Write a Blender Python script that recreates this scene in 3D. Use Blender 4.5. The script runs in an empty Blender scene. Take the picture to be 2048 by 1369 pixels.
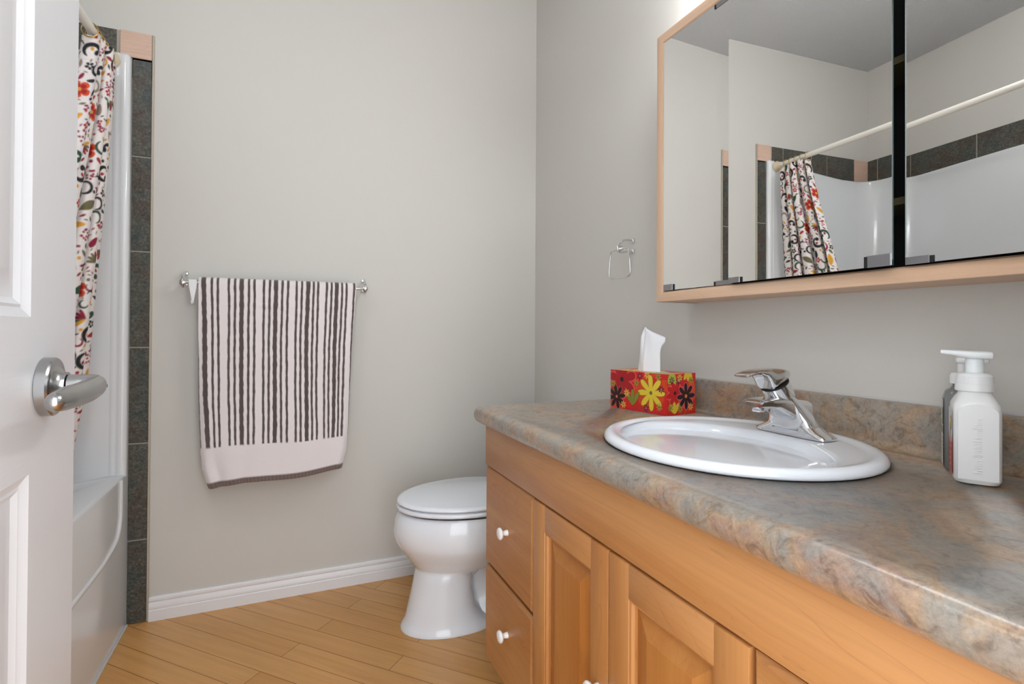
import bpy, bmesh, math, random
import numpy as np
from mathutils import Vector, Matrix, noise as mnoise

random.seed(4); np.random.seed(4)
scene = bpy.context.scene
COL = scene.collection
PI = math.pi

# ------------------------------------------------------------------ camera, world, exposure
YAW, PITCH, ROLL, FPX, CY = 0.404095, 0.0079975, 0.0053885, 1039.80, -29.352
fw = Vector((math.sin(YAW) * math.cos(PITCH), math.cos(YAW) * math.cos(PITCH), math.sin(PITCH)))
rt = Vector((math.cos(YAW), -math.sin(YAW), 0))
up = rt.cross(fw)
r2 = rt * math.cos(ROLL) + up * math.sin(ROLL)
u2 = -rt * math.sin(ROLL) + up * math.cos(ROLL)
cam_d = bpy.data.cameras.new('camera')
cam = bpy.data.objects.new('camera', cam_d); COL.objects.link(cam)
M4 = Matrix((r2, u2, -fw)).transposed().to_4x4()
M4.translation = (0, 0, 1.0)
cam.matrix_world = M4
cam_d.sensor_fit = 'HORIZONTAL'; cam_d.sensor_width = 36
cam_d.lens = FPX / 2048 * 36
cam_d.shift_y = CY / 2048
cam_d.clip_start = 0.01
scene.camera = cam
scene.view_settings.view_transform = 'Standard'
scene.view_settings.look = 'None'
scene.view_settings.gamma = 1
scene.view_settings.use_curve_mapping = False
scene.view_settings.exposure = 0.16
w = bpy.data.worlds.new('hall_daylight'); scene.world = w; w.use_nodes = True
w.node_tree.nodes['Background'].inputs[0].default_value = (.90, .95, 1.0, 1)
w.node_tree.nodes['Background'].inputs[1].default_value = 3.8

BULB, FILL_GLOBE = 40.0, 25.0  # emission of the vanity bulbs and of the added fill globe
LAMP = (.915, .95, 1.0, 1)

# ------------------------------------------------------------------ room dimensions (metres)
YB, XR, XL, ZC = 2.139, 1.029, -1.278, 2.55
YF = 0.10                     # inner face of the wall with the doorway

# ------------------------------------------------------------------ helpers
def S(r, g, b, a=1):
    f = lambda c: (c / 255 / 12.92) if c / 255 <= .04045 else ((c / 255 + .055) / 1.055) ** 2.4
    return (f(r), f(g), f(b), a)

def mat(name, col=(.8, .8, .8, 1), rough=.5, metal=0, **kw):
    m = bpy.data.materials.new(name); m.use_nodes = True
    b = m.node_tree.nodes['Principled BSDF']
    b.inputs['Base Color'].default_value = col
    b.inputs['Roughness'].default_value = rough
    b.inputs['Metallic'].default_value = metal
    for k, v in kw.items():
        b.inputs[k.replace('_', ' ')].default_value = v
    return m

class N:
    """small node-graph helper"""
    def __init__(s, m):
        s.t = m.node_tree; s.b = s.t.nodes['Principled BSDF']
    def n(s, typ, **kw):
        x = s.t.nodes.new(typ)
        for k, v in kw.items():
            if k in x.inputs: x.inputs[k].default_value = v
            else: setattr(x, k, v)
        return x
    def l(s, a, b): s.t.links.new(a, b)
    def coord(s, scale=(1, 1, 1), rot=(0, 0, 0), kind='Object'):
        c = s.n('ShaderNodeTexCoord'); mp = s.n('ShaderNodeMapping')
        mp.inputs['Scale'].default_value = scale; mp.inputs['Rotation'].default_value = rot
        s.l(c.outputs[kind], mp.inputs['Vector']); return mp.outputs['Vector']
    def noise(s, vec, scale, detail=4, rough=.55, dist=0):
        x = s.n('ShaderNodeTexNoise', Scale=scale, Detail=detail, Roughness=rough, Distortion=dist)
        s.l(vec, x.inputs['Vector']); return x.outputs['Fac']
    def ramp(s, fac, stops, interp='LINEAR'):
        x = s.n('ShaderNodeValToRGB'); cr = x.color_ramp; cr.interpolation = interp
        while len(cr.elements) < len(stops): cr.elements.new(.5)
        for e, (p, c) in zip(cr.elements, stops): e.position = p; e.color = c if len(c) == 4 else (*c, 1)
        s.l(fac, x.inputs['Fac']); return x.outputs['Color']
    def mix(s, fac, a, b, mode='MIX'):
        x = s.n('ShaderNodeMix', data_type='RGBA', blend_type=mode)
        for sock, v in ((0, fac), (6, a), (7, b)):
            if isinstance(v, (int, float)): x.inputs[sock].default_value = v
            elif isinstance(v, tuple): x.inputs[sock].default_value = v
            else: s.l(v, x.inputs[sock])
        return x.outputs[2]
    def math(s, op, a, b=0):
        x = s.n('ShaderNodeMath', operation=op)
        for i, v in enumerate((a, b)):
            if isinstance(v, (int, float)): x.inputs[i].default_value = v
            else: s.l(v, x.inputs[i])
        return x.outputs[0]
    def bump(s, h, strength=.2, dist=.002):
        x = s.n('ShaderNodeBump', Strength=strength, Distance=dist)
        s.l(h, x.inputs['Height']); s.l(x.outputs[0], s.b.inputs['Normal'])
    def base(s, c): s.l(c, s.b.inputs['Base Color'])

def wood(name, light, dark, line, along='Y', rough=.38, contrast=.8, offset=0):
    m = mat(name, light, rough); g = N(m)
    sc = {'X': (1.3, 10, 10), 'Y': (10, 1.3, 10), 'Z': (10, 10, 1.3)}[along]
    fine = {'X': (3, 160, 160), 'Y': (160, 3, 160), 'Z': (160, 160, 3)}[along]
    v = g.coord(sc)
    v.node.inputs['Location'].default_value = (offset, offset * .7, offset * 1.3)
    n1 = g.noise(v, 1.0, 3, .5, .6)
    n2 = g.noise(g.coord(fine), 1.0, 3, .6, 0)
    c = g.ramp(n1, [(.3, dark), (.7, light)])
    fr = g.math('FRACT', g.math('MULTIPLY', n1, 15))
    ln = g.ramp(fr, [(0, (1, 1, 1)), (.05, (.15, .15, .15)), (.3, (0, 0, 0)), (.98, (0, 0, 0)), (1, (1, 1, 1))])
    k = g.math('MULTIPLY', ln, .30 * contrast)
    c = g.mix(k, c, line)
    c2 = g.ramp(n2, [(.35, (.80, .80, .80)), (.6, (1, 1, 1))])
    c = g.mix(.5 * contrast, c, c2, 'MULTIPLY')
    g.base(c)
    g.bump(n2, .04, .001)
    return m

def vcol(name, rough=.8, **kw):
    m = mat(name, rough=rough, **kw); g = N(m)
    a = g.n('ShaderNodeAttribute', attribute_name='print'); g.base(a.outputs['Color'])
    return m

def P3(v, parent):
    return v

def obj(name, bm, m, parent=None, smooth=40, kind=None):
    me = bpy.data.meshes.new(name)
    if isinstance(bm, bmesh.types.BMesh):
        bmesh.ops.recalc_face_normals(bm, faces=bm.faces)
        bm.to_mesh(me); bm.free()
    else:
        me.from_pydata(*bm); me.update()
    for x in (m if isinstance(m, (list, tuple)) else [m]): me.materials.append(x)
    if smooth:
        me.shade_smooth()
        if smooth < 180: me.set_sharp_from_angle(angle=math.radians(smooth))
    o = bpy.data.objects.new(name, me); COL.objects.link(o)
    if parent is not None:
        root = parent
        while root.parent: root = root.parent
        if root.get('_world'):
            me.transform(Matrix.Translation(-root.location))
        o.parent = parent
    if kind: o['kind'] = kind
    return o

def tag(o, label, cat, group=None):
    o['label'] = label; o['category'] = cat
    if group: o['group'] = group
    return o

def thing(name, label, cat, loc, rz=0, group=None, world=True):
    """Empty at the base of a thing; with world=True its parts are drawn in room coordinates"""
    o = bpy.data.objects.new(name, None); COL.objects.link(o)
    o.empty_display_size = .05
    o.location = loc; o.rotation_euler = (0, 0, rz)
    if world: o['_world'] = 1
    return tag(o, label, cat, group)

def merge(bm, b2):
    me = bpy.data.meshes.new('tmp'); b2.to_mesh(me); b2.free(); bm.from_mesh(me); bpy.data.meshes.remove(me)

def box(bm, x0, x1, y0, y1, z0, z1, bev=0, seg=2, mi=0, rz=0, M=None):
    b = bmesh.new(); bmesh.ops.create_cube(b, size=1)
    for v in b.verts:
        v.co = Vector(((x0 + x1) / 2 + v.co.x * (x1 - x0), (y0 + y1) / 2 + v.co.y * (y1 - y0), (z0 + z1) / 2 + v.co.z * (z1 - z0)))
    if bev: bmesh.ops.bevel(b, geom=b.edges[:], offset=bev, segments=seg, profile=.5, affect='EDGES')
    if M is not None: bmesh.ops.transform(b, matrix=M, verts=b.verts)
    for f in b.faces: f.material_index = mi
    merge(bm, b); return bm

def BOX(*a, **k): return box(bmesh.new(), *a, **k)

def loft(bm, rings, close=True, cap=True, mi=0):
    """rings: lists of equal-length point lists"""
    vs = [[bm.verts.new(p) for p in r] for r in rings]
    n = len(rings[0])
    for a, b in zip(vs, vs[1:]):
        for i in range(n if close else n - 1):
            j = (i + 1) % n
            f = bm.faces.new((a[i], a[j], b[j], b[i])); f.material_index = mi
    if cap and close:
        for r in (vs[0], vs[-1]):
            f = bm.faces.new(r); f.material_index = mi
    return bm

def catmull(pts, n=8):
    P = [Vector(p) for p in pts]; P = [P[0] * 2 - P[1]] + P + [P[-1] * 2 - P[-2]]
    out = []
    for i in range(1, len(P) - 2):
        for k in range(n):
            t = k / n; a, b, c, d = P[i - 1:i + 3]
            out.append(.5 * ((2 * b) + (-a + c) * t + (2 * a - 5 * b + 4 * c - d) * t * t + (-a + 3 * b - 3 * c + d) * t ** 3))
    out.append(P[-2]); return out

def tube(bm, pts, r, n=14, closed=False, flat=None, mi=0):
    """tube along points; r number or list; flat=(axis vector, factor) squashes the section"""
    pts = [Vector(p) for p in pts]; N_ = len(pts)
    rs = r if isinstance(r, (list, tuple)) else [r] * N_
    rings = []; prev = None
    for i, p in enumerate(pts):
        if closed: t = pts[(i + 1) % N_] - pts[i - 1]
        else: t = pts[min(i + 1, N_ - 1)] - pts[max(i - 1, 0)]
        t.normalize()
        if prev is None:
            a = Vector((0, 0, 1)) if abs(t.z) < .9 else Vector((1, 0, 0))
            u = t.cross(a).normalized()
        else:
            u = (prev - t * prev.dot(t)).normalized()
        prev = u; v = t.cross(u)
        ring = []
        for k in range(n):
            d = u * math.cos(2 * PI * k / n) + v * math.sin(2 * PI * k / n)
            d = d * rs[i]
            if flat: d = d - flat[0] * d.dot(flat[0]) * (1 - flat[1])
            ring.append(p + d)
        rings.append(ring)
    if closed:
        rings.append(rings[0])
        vs = [[bm.verts.new(p) for p in r_] for r_ in rings[:-1]]
        for i in range(N_):
            a, b = vs[i], vs[(i + 1) % N_]
            for k in range(n):
                bm.faces.new((a[k], a[(k + 1) % n], b[(k + 1) % n], b[k])).material_index = mi
        return bm
    return loft(bm, rings, mi=mi)

def lathe(bm, prof, M=Matrix.Identity(4), n=32, mi=0):
    """prof: (r, z) list, axis z, mapped through M"""
    rings = [[M @ Vector((max(r, 1e-5) * math.cos(2 * PI * k / n), max(r, 1e-5) * math.sin(2 * PI * k / n), z)) for k in range(n)] for r, z in prof]
    return loft(bm, rings, mi=mi)

def axisM(p, d):
    """matrix whose z axis points along d, origin p"""
    q = Vector(d).normalized().to_track_quat('Z', 'Y')
    return Matrix.Translation(Vector(p)) @ q.to_matrix().to_4x4()

def extrude_profile(bm, prof, axis, a, b, mi=0, cap=True):
    """closed profile; axis 'X': prof=(y,z), axis 'Y': prof=(x,z), axis 'Z': prof=(x,y)"""
    f = {'X': lambda t, p: (t, p[0], p[1]), 'Y': lambda t, p: (p[0], t, p[1]), 'Z': lambda t, p: (p[0], p[1], t)}[axis]
    return loft(bm, [[f(t, p) for p in prof] for t in (a, b)], mi=mi, cap=cap)

def sheet(F, nu, nv, col=None):
    """grid mesh; F: array (nv,nu,3)"""
    F = np.asarray(F, dtype=np.float64)
    idx = np.arange(nu * nv).reshape(nv, nu)
    q = np.stack([idx[:-1, :-1], idx[:-1, 1:], idx[1:, 1:], idx[1:, :-1]], -1).reshape(-1, 4)
    return F.reshape(-1, 3), q

def sheet_obj(name, F, m, parent, colors=None, thick=0, flip=False):
    nv, nu = F.shape[:2]
    V, Q = sheet(F, nu, nv)
    if flip: Q = Q[:, ::-1]
    root = parent
    while root is not None and root.parent: root = root.parent
    if root is not None and root.get('_world'): V = V - np.array(root.location)
    me = bpy.data.meshes.new(name)
    me.vertices.add(len(V)); me.vertices.foreach_set('co', V.astype(np.float32).ravel())
    me.loops.add(Q.size); me.loops.foreach_set('vertex_index', Q.ravel().astype(np.int32))
    me.polygons.add(len(Q)); me.polygons.foreach_set('loop_start', np.arange(0, Q.size, 4, dtype=np.int32))
    me.update(calc_edges=True)
    me.shade_smooth()
    me.materials.append(m)
    if colors is not None:
        at = me.color_attributes.new('print', 'FLOAT_COLOR', 'POINT')
        c = np.ones((len(V), 4), np.float32); c[:, :3] = colors.reshape(-1, 3)
        at.data.foreach_set('color', c.ravel())
    o = bpy.data.objects.new(name, me); COL.objects.link(o)
    if parent is not None: o.parent = parent
    if thick:
        md = o.modifiers.new('thickness', 'SOLIDIFY'); md.thickness = thick; md.offset = -1
    return o

# ------------------------------------------------------------------ printed patterns (painted into the cloth / card, in metres)
class Print:
    def __init__(s, wd, ht, px, bg):
        s.nx, s.ny = int(round(wd / px)) + 1, int(round(ht / px)) + 1
        s.px = px
        s.img = np.ones((s.ny, s.nx, 3)) * np.array(bg[:3])
    def paint(s, cx, cy, R, ang, sdf, col):
        x0, x1 = int((cx - R) / s.px) - 1, int((cx + R) / s.px) + 2
        y0, y1 = int((cy - R) / s.px) - 1, int((cy + R) / s.px) + 2
        x0, y0 = max(x0, 0), max(y0, 0); x1, y1 = min(x1, s.nx), min(y1, s.ny)
        if x0 >= x1 or y0 >= y1: return
        X, Y = np.meshgrid(np.arange(x0, x1) * s.px - cx, np.arange(y0, y1) * s.px - cy)
        c, n = math.cos(ang), math.sin(ang)
        d = sdf(X * c + Y * n, -X * n + Y * c)
        a = np.clip(.5 - d / s.px * .8, 0, 1)[..., None]
        s.img[y0:y1, x0:x1] = s.img[y0:y1, x0:x1] * (1 - a) + np.array(col[:3]) * a

def leaf(L, W): return lambda x, y: np.where(np.abs(x) < L, np.abs(y) - W * (1 - (x / L) ** 2), np.abs(x) - L + .001)
def drop(L, W):          # teardrop along +x, point at 0
    return lambda x, y: np.where((x > 0) & (x < L), np.abs(y) - W * np.sqrt(np.clip(x / L, 0, 1)) * np.sqrt(np.clip(1 - (x / L) ** 3, 0, 1)) * 1.25, .01)
def disc(r): return lambda x, y: np.hypot(x, y) - r
def arc(R, t, a0=-2.2, a1=2.2):
    def f(x, y):
        th = np.arctan2(y, x); k = (th - a0) / (a1 - a0)
        w_ = t * np.sin(np.clip(k, 0, 1) * PI) ** .6 + .0004
        return np.where((th > a0) & (th < a1), np.abs(np.hypot(x, y) - R) - w_, .01)
    return f
def comma(R, t):         # curl with a ball at one end
    g = arc(R, t, -2.6, 2.0); 
    def f(x, y):
        bx, by = R * math.cos(2.0), R * math.sin(2.0)
        return np.minimum(g(x, y), np.hypot(x - bx * .75, y - by * .75) - t * 1.35)
    return f
def petals(n, r0, L, W):
    def f(x, y):
        best = np.full(x.shape, .01)
        for i in range(n):
            a = 2 * PI * i / n; c, s_ = math.cos(a), math.sin(a)
            u, v = x * c + y * s_ - r0, -x * s_ + y * c
            best = np.minimum(best, drop(L, W)(u, v))
        return best
    return f

# ------------------------------------------------------------------ materials
m_wall = mat('wall_paint', S(207, 204, 197), .55); g = N(m_wall); g.bump(g.noise(g.coord(), 260, 3), .05, .001)
m_ceil = mat('popcorn_ceiling', S(250, 250, 250), .95); g = N(m_ceil)
hh = g.ramp(g.noise(g.coord(), 85, 6, .75), [(.35, (0, 0, 0)), (.7, (1, 1, 1))]); g.bump(hh, .9, .010)
m_white = mat('white_trim_paint', S(232, 232, 234), .35)
m_door = mat('white_moulded_door', S(208, 208, 210), .38); g = N(m_door)
g.bump(g.noise(g.coord((60, 60, 4)), 1, 3, .6, .4), .12, .0015)
m_door_rail = mat('white_moulded_door_rail', S(208, 208, 210), .38); g = N(m_door_rail)
g.bump(g.noise(g.coord((5, 5, 110)), 1, 3, .6, .8), .22, .0015)
m_porc = mat('white_porcelain', S(234, 238, 244), .07, Coat_Weight=.3, Coat_Roughness=.03)
m_acryl = mat('white_fibreglass', S(227, 229, 230), .13)
m_plast = mat('white_plastic', S(238, 238, 238), .3)
m_chrome = mat('polished_chrome', (.74, .74, .75, 1), .06, 1)
m_nickel = mat('satin_nickel', (.44, .44, .44, 1), .25, 1)
m_clip = mat('grey_metal_clip', (.42, .42, .44, 1), .35, 1)
m_black = mat('black_gap', (.012, .012, .012, 1), .7)
m_brass = mat('gold_bead', S(196, 160, 90), .3, .8)
m_mirror = mat('mirror_glass', (.985, .99, .98, 1), .0, 1)
m_edge = mat('mirror_glass_edge', S(40, 62, 56), .15)
m_grout = mat('grout', S(170, 164, 152), .9)
m_caulk = mat('pale_caulk', S(205, 205, 203), .6)

m_stone = mat('slate_tile', S(80, 82, 76), .45); g = N(m_stone)
v = g.coord()
n1 = g.noise(v, 9, 5, .6, .8); n2 = g.noise(v, 120, 5, .7, .5); n3 = g.noise(v, 40, 4, .6, .3)
c = g.ramp(n1, [(.3, S(62, 70, 68)), (.5, S(80, 78, 70)), (.62, S(76, 66, 58)), (.75, S(70, 80, 74))])
c = g.mix(.85, c, g.ramp(n2, [(.32, (.35, .35, .35)), (.5, (1.0, 1.0, 1.0)), (.68, (2.1, 2.1, 2.0))]), 'MULTIPLY')
c = g.mix(.5, c, g.ramp(n3, [(.35, (.55, .55, .55)), (.65, (1.3, 1.3, 1.3))]), 'MULTIPLY')
g.base(c); g.bump(n2, .25, .001)

m_block = wood('pale_maple_block', S(222, 190, 170), S(206, 172, 150), S(170, 135, 112), 'X', .5, .8)
m_frame_y = wood('pale_maple_frame', S(226, 192, 162), S(216, 178, 146), S(188, 146, 112), 'Y', .42, .6)
m_frame_z = wood('pale_maple_frame_upright', S(226, 192, 162), S(216, 178, 146), S(188, 146, 112), 'Z', .42, .6)
cl, cd, cn = S(198, 145, 92), S(180, 122, 70), S(120, 66, 30)
m_cab_y = wood('honey_maple_rail', cl, cd, cn, 'Y', .34, .75)
m_cab_z = wood('honey_maple_upright', S(196, 140, 84), S(176, 114, 58), cn, 'Z', .34, .7, 3.1)
m_cab_p = wood('honey_maple_panel', S(196, 136, 72), S(172, 108, 48), cn, 'Z', .34, .7, 7.7)
m_cab_d = wood('honey_maple_drawer', S(192, 138, 84), S(172, 114, 62), cn, 'Y', .34, .9, 5.3)
m_cab_d2 = wood('red_maple_drawer', S(184, 118, 62), S(160, 88, 40), cn, 'Y', .34, .9, 9.3)
m_cab_in = m_cab_z
m_melamine = mat('pale_melamine_side', S(216, 200, 176), .5)

# floor: planks run diagonally
m_floor = mat('bamboo_floor', S(200, 140, 72), .26); g = N(m_floor)
ANG = math.atan2(-.2291, .2236)             # plank direction
rv = g.coord((1, 1, 1), (0, 0, -ANG))
br = g.n('ShaderNodeTexBrick', Scale=1.0, offset=.37, squash=1)
br.inputs['Mortar Size'].default_value = .0011; br.inputs['Brick Width'].default_value = .92
br.inputs['Row Height'].default_value = .0755; br.inputs['Mortar Smooth'].default_value = .3
br.inputs['Color1'].default_value = S(210, 158, 96); br.inputs['Color2'].default_value = S(200, 146, 84)
br.inputs['Mortar'].default_value = S(128, 80, 36)
g.l(rv, br.inputs['Vector'])
mp = g.n('ShaderNodeMapping'); mp.inputs['Scale'].default_value = (3, 55, 1); g.l(rv, mp.inputs['Vector'])
nz = g.noise(mp.outputs[0], 1, 5, .6, .5)
c = g.mix(.55, br.outputs['Color'], g.ramp(nz, [(.3, (.82, .80, .76)), (.65, (1.08, 1.08, 1.08))]), 'MULTIPLY')
g.base(c)

# laminate worktop
m_lam = mat('slate_laminate', S(150, 138, 124), .32); g = N(m_lam)
g.b.inputs['Coat Weight'].default_value = .6; g.b.inputs['Coat Roughness'].default_value = .24
v = g.coord()
na = g.noise(v, 13, 8, .66, 1.4); nb = g.noise(v, 34, 7, .68, 1.6); ncol = g.noise(v, 7.5, 6, .6, 1.6)
c = g.ramp(na, [(.30, S(112, 108, 104)), (.42, S(152, 143, 133)), (.52, S(166, 154, 142)), (.62, S(150, 136, 124)), (.72, S(130, 128, 124))])
pc = g.ramp(ncol, [(.32, S(132, 140, 142)), (.42, S(152, 152, 146)), (.5, S(164, 152, 138)), (.58, S(190, 154, 114)), (.64, S(172, 132, 110)), (.72, S(152, 146, 140))])
c = g.mix(.55, c, pc)
c = g.mix(.8, c, g.ramp(nb, [(.36, (.52, .50, .49)), (.46, (.92, .92, .92)), (.62, (1.12, 1.12, 1.11))]), 'MULTIPLY')
nf = g.noise(v, 210, 5, .7, .4)
c = g.mix(.55, c, g.ramp(nf, [(.36, (.66, .65, .64)), (.6, (1.08, 1.08, 1.08))]), 'MULTIPLY')
c = g.mix(1.0, c, (.93, .905, .88, 1), 'MULTIPLY')
g.base(c); g.bump(nf, .08, .0006)

# ------------------------------------------------------------------ the setting
def struct(name, bm, m, smooth=0): return obj(name, bm, m, None, smooth, 'structure')
struct('floor', BOX(XL - .1, XR + .1, -.6, YB + .1, -.05, 0), m_floor)
struct('ceiling', BOX(XL - .1, XR + .1, -.1, YB + .1, ZC, ZC + .05), m_ceil)
struct('wall_back', BOX(XL - .1, XR + .1, YB, YB + .1, 0, ZC), m_wall)
struct('wall_right', BOX(XR, XR + .1, -.02, YB, 0, ZC), m_wall)
struct('wall_left', BOX(XL - .1, XL, -.02, YB, 0, ZC), m_wall)
DX0, DX1 = -.242, .478                                   # doorway
b = BOX(XL, DX0 - .0, -.02, YF, 0, ZC); box(b, DX1, XR, -.02, YF, 0, ZC); box(b, DX0, DX1, -.02, YF, 2.06, ZC)
struct('wall_front', b, m_wall)
struct('wall_alcove', BOX(XL, -.50, .48, .585, 0, ZC), m_wall)

# skirting board, stepped ogee
prof = [(YB, 0), (YB - .0135, 0), (YB - .0135, .036), (YB - .0115, .039), (YB - .0125, .042), (YB - .012, .05), (YB - .009, .058), (YB - .0075, .063),
        (YB - .0095, .066), (YB - .0100, .071), (YB - .0090, .077), (YB - .006, .080), (YB, .080)]
b = bmesh.new(); extrude_profile(b, prof, 'X', -.4365, XR)
struct('baseboard_back', b, m_white, 30)

# ------------------------------------------------------------------ open door
T = Vector((-.046, .999, 0)).normalized(); NR = Vector((T.y, -T.x, 0))      # along leaf, room-side normal
EDGE = Vector((-.255, .84, 0)); DW, DH, DT = .715, 2.03, .035
HIN = EDGE - T * DW
dM = Matrix(((T.x, NR.x, 0, HIN.x), (T.y, NR.y, 0, HIN.y), (0, 0, 1, .012), (0, 0, 0, 1)))   # local (s, n, z)
def door_leaf():
    bm = bmesh.new()
    s_ = [0, .142, .330, .385, .573, DW]                # stiles / panels / mullion
    s_ = [0, .144, .331, .384, .571, DW]
    z_ = [0, .20, .837, 1.0, 1.62, 1.73, 1.91, DH]
    steps = [(0, 0), (.003, -.002), (.010, -.0055), (.013, -.0045), (.019, -.0085), (.026, -.009), (.046, -.0025), (.047, -.0022)]
    for side in (0, 1):
        sg = 1 if side == 0 else -1
        y0 = 0 if side == 0 else -DT
        for i in range(5):
            for k in range(7):
                a, c_, d, e = s_[i], s_[i + 1], z_[k], z_[k + 1]
                if i in (1, 3) and k in (1, 3, 5):
                    rings = [[(a + q, y0 + sg * h, d + q), (c_ - q, y0 + sg * h, d + q), (c_ - q, y0 + sg * h, e - q), (a + q, y0 + sg * h, e - q)] for q, h in steps]
                    vs = [[bm.verts.new(p) for p in r] for r in rings]
                    for u, v_ in zip(vs, vs[1:]):
                        for q in range(4): bm.faces.new((u[q], u[(q + 1) % 4], v_[(q + 1) % 4], v_[q]))
                    bm.faces.new(vs[-1])
                else:
                    f = bm.faces.new([bm.verts.new(p) for p in ((a, y0, d), (c_, y0, d), (c_, y0, e), (a, y0, e))])
                    f.material_index = 1 if (k in (0, 2, 4, 6) and 0 < i < 4) or (k in (2, 4) and i in (1, 3)) else 0
    for p in (((0, 0, 0), (DW, 0, 0), (DW, -DT, 0), (0, -DT, 0)), ((0, 0, DH), (DW, 0, DH), (DW, -DT, DH), (0, -DT, DH)),
              ((0, 0, 0), (0, -DT, 0), (0, -DT, DH), (0, 0, DH)), ((DW, 0, 0), (DW, -DT, 0), (DW, -DT, DH), (DW, 0, DH))):
        bm.faces.new([bm.verts.new(q) for q in p])
    bmesh.ops.remove_doubles(bm, verts=bm.verts, dist=.0002)
    return bm
door = obj('door_1', door_leaf(), [m_door, m_door_rail], None, 25, 'structure')
door.matrix_world = dM
# lever handle: rose + neck, then the lever (local: s along leaf, n out of the face)
HS, HZ = DW - .107, .936 - .012
b = bmesh.new()
lathe(b, [(0, 0), (.0315, 0), (.0325, .001), (.0325, .010), (.0310, .0118), (.0285, .0122), (.0270, .0118), (.0225, .0128), (.0180, .0160), (.0160, .0185), (.0155, .0215), (0, .0215)], axisM((HS, 0, HZ), (0, 1, 0)), 48)
hd = obj('door_handle', b, m_nickel, None, 35); hd.parent = door; hd['label'] = 'satin nickel lever handle'
b = bmesh.new()
pts = catmull([(HS, .0225, HZ + .001), (HS, .030, HZ + .001), (HS, .038, HZ + .001), (HS - .003, .0455, HZ + .001), (HS - .012, .0490, HZ), (HS - .030, .0485, HZ - .002), (HS - .055, .0455, HZ - .004), (HS - .080, .0420, HZ - .005), (HS - .102, .0395, HZ - .006), (HS - .113, .0385, HZ - .006)], 6)
k = len(pts); rr = []
for i in range(k):
    t = i / (k - 1)
    rr.append(float(np.interp(t, [0, .2, .35, .45, .6, .8, .93, .97, 1], [.0120, .0118, .0115, .0118, .0125, .0118, .0090, .0070, .003])))
tube(b, pts, rr, 20, flat=(Vector((.0, 1, 0)), .86))
o = obj('lever', b, m_nickel, None, 60); o.parent = hd
b = bmesh.new(); lathe(b, [(0, 0), (.0018, 0), (.0018, .0016), (0, .0016)], axisM((HS - .002, .0560, HZ - .001), (.1, 1, 0)), 12)
o = obj('release_hole', b, m_black, None); o.parent = hd

# ------------------------------------------------------------------ bathtub and surround
tubt = thing('bathtub', 'white one-piece bathtub with curved ridge on its apron', 'bathtub', (-.89, 1.36, 0))
TY0, TY1, TX0, TX1, TZ = .60, 2.125, -1.262, -.50, .513
b = bmesh.new()
def rrect(x0, x1, y0, y1, r, z, n=7):
    out = []
    for cx, cy, a0 in ((x1 - r, y1 - r, 0), (x0 + r, y1 - r, PI / 2), (x0 + r, y0 + r, PI), (x1 - r, y0 + r, 1.5 * PI)):
        for i in range(n + 1):
            a = a0 + PI / 2 * i / n; out.append((cx + r * math.cos(a), cy + r * math.sin(a), z))
    return out
rings = [rrect(TX0, TX1, TY0, TY1, .004, 0.0015), rrect(TX0, TX1, TY0, TY1, .004, TZ - .012), rrect(TX0, TX1 - .0015, TY0, TY1, .006, TZ - .005),
         rrect(TX0, TX1 - .006, TY0, TY1, .008, TZ - .001), rrect(TX0, TX1 - .012, TY0, TY1, .012, TZ),
         rrect(TX0 + .06, TX1 - .09, TY0 + .12, TY1 - .10, .10, TZ - .002), rrect(TX0 + .07, TX1 - .105, TY0 + .135, TY1 - .115, .11, TZ - .015),
         rrect(TX0 + .085, TX1 - .12, TY0 + .16, TY1 - .13, .12, TZ - .12), rrect(TX0 + .11, TX1 - .15, TY0 + .24, TY1 - .17, .13, .13), rrect(TX0 + .2, TX1 - .24, TY0 + .36, TY1 - .27, .10, .10)]
loft(b, rings)
obj('tub_body', b, m_acryl, tubt, 35)
b = bmesh.new()
pts = catmull([(TX1, 2.058, TZ - .004), (TX1, 2.058, .44), (TX1, 2.052, .38), (TX1, 2.020, .332), (TX1, 1.94, .312), (TX1, 1.82, .303), (TX1, 1.4, .303), (TX1, .9, .305), (TX1, .62, .306)], 8)
tube(b, pts, .0085, 12, flat=(Vector((1, 0, 0)), .65))
obj('apron_ridge', b, m_acryl, tubt, 60)
# surround: back panel, rounded corner, left panel
PX, PYb = XL + .022, YB - .024
path = [(-.545, PYb)] + [(-.56 - i * .03, PYb) for i in range(19)]
rc = .115
for i in range(1, 11):
    a = PI / 2 * i / 10; path.append((PX + rc - rc * math.sin(a), PYb - rc + rc * math.cos(a)))
path += [(PX, PYb - rc - .04 * i) for i in range(1, 35) if PYb - rc - .04 * i > .62]
path.append((PX, .60))
Pn = np.array(path); L = np.concatenate([[0], np.cumsum(np.hypot(*np.diff(Pn, axis=0).T))])
sc_ = L[np.argmin(np.hypot(Pn[:, 0] - PX, Pn[:, 1] - PYb))]
ztop = np.where(L < sc_, 1.925 - .045 * np.clip((L - .04) / .45, 0, 1) ** .8, 1.88 + .012 * np.clip((L - sc_) / .5, 0, 1))
rows = []
zs = [TZ - .02, TZ + .01, .8, 1.2, 1.6, 1.86]
for z in zs: rows.append([(x, y, z) for x, y in path])
for dz, off in ((-.012, 0), (-.005, .001), (0, .004), (0, .011)):
    row = []
    for i, (x, y) in enumerate(path):
        a, c_ = Pn[max(i - 1, 0)], Pn[min(i + 1, len(path) - 1)]
        t = (c_ - a) / np.hypot(*(c_ - a)); nx, ny = t[1], -t[0]       # pointing into the wall
        row.append((x + nx * off * -1 * -1, y + ny * off * -1 * -1, ztop[i] + dz))
    rows.append(row)
F = np.array(rows)
# push the top lip back towards the walls
ctr = np.array([-.8, 1.4])
o = sheet_obj('surround_panel', F, m_acryl, tubt)
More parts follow.
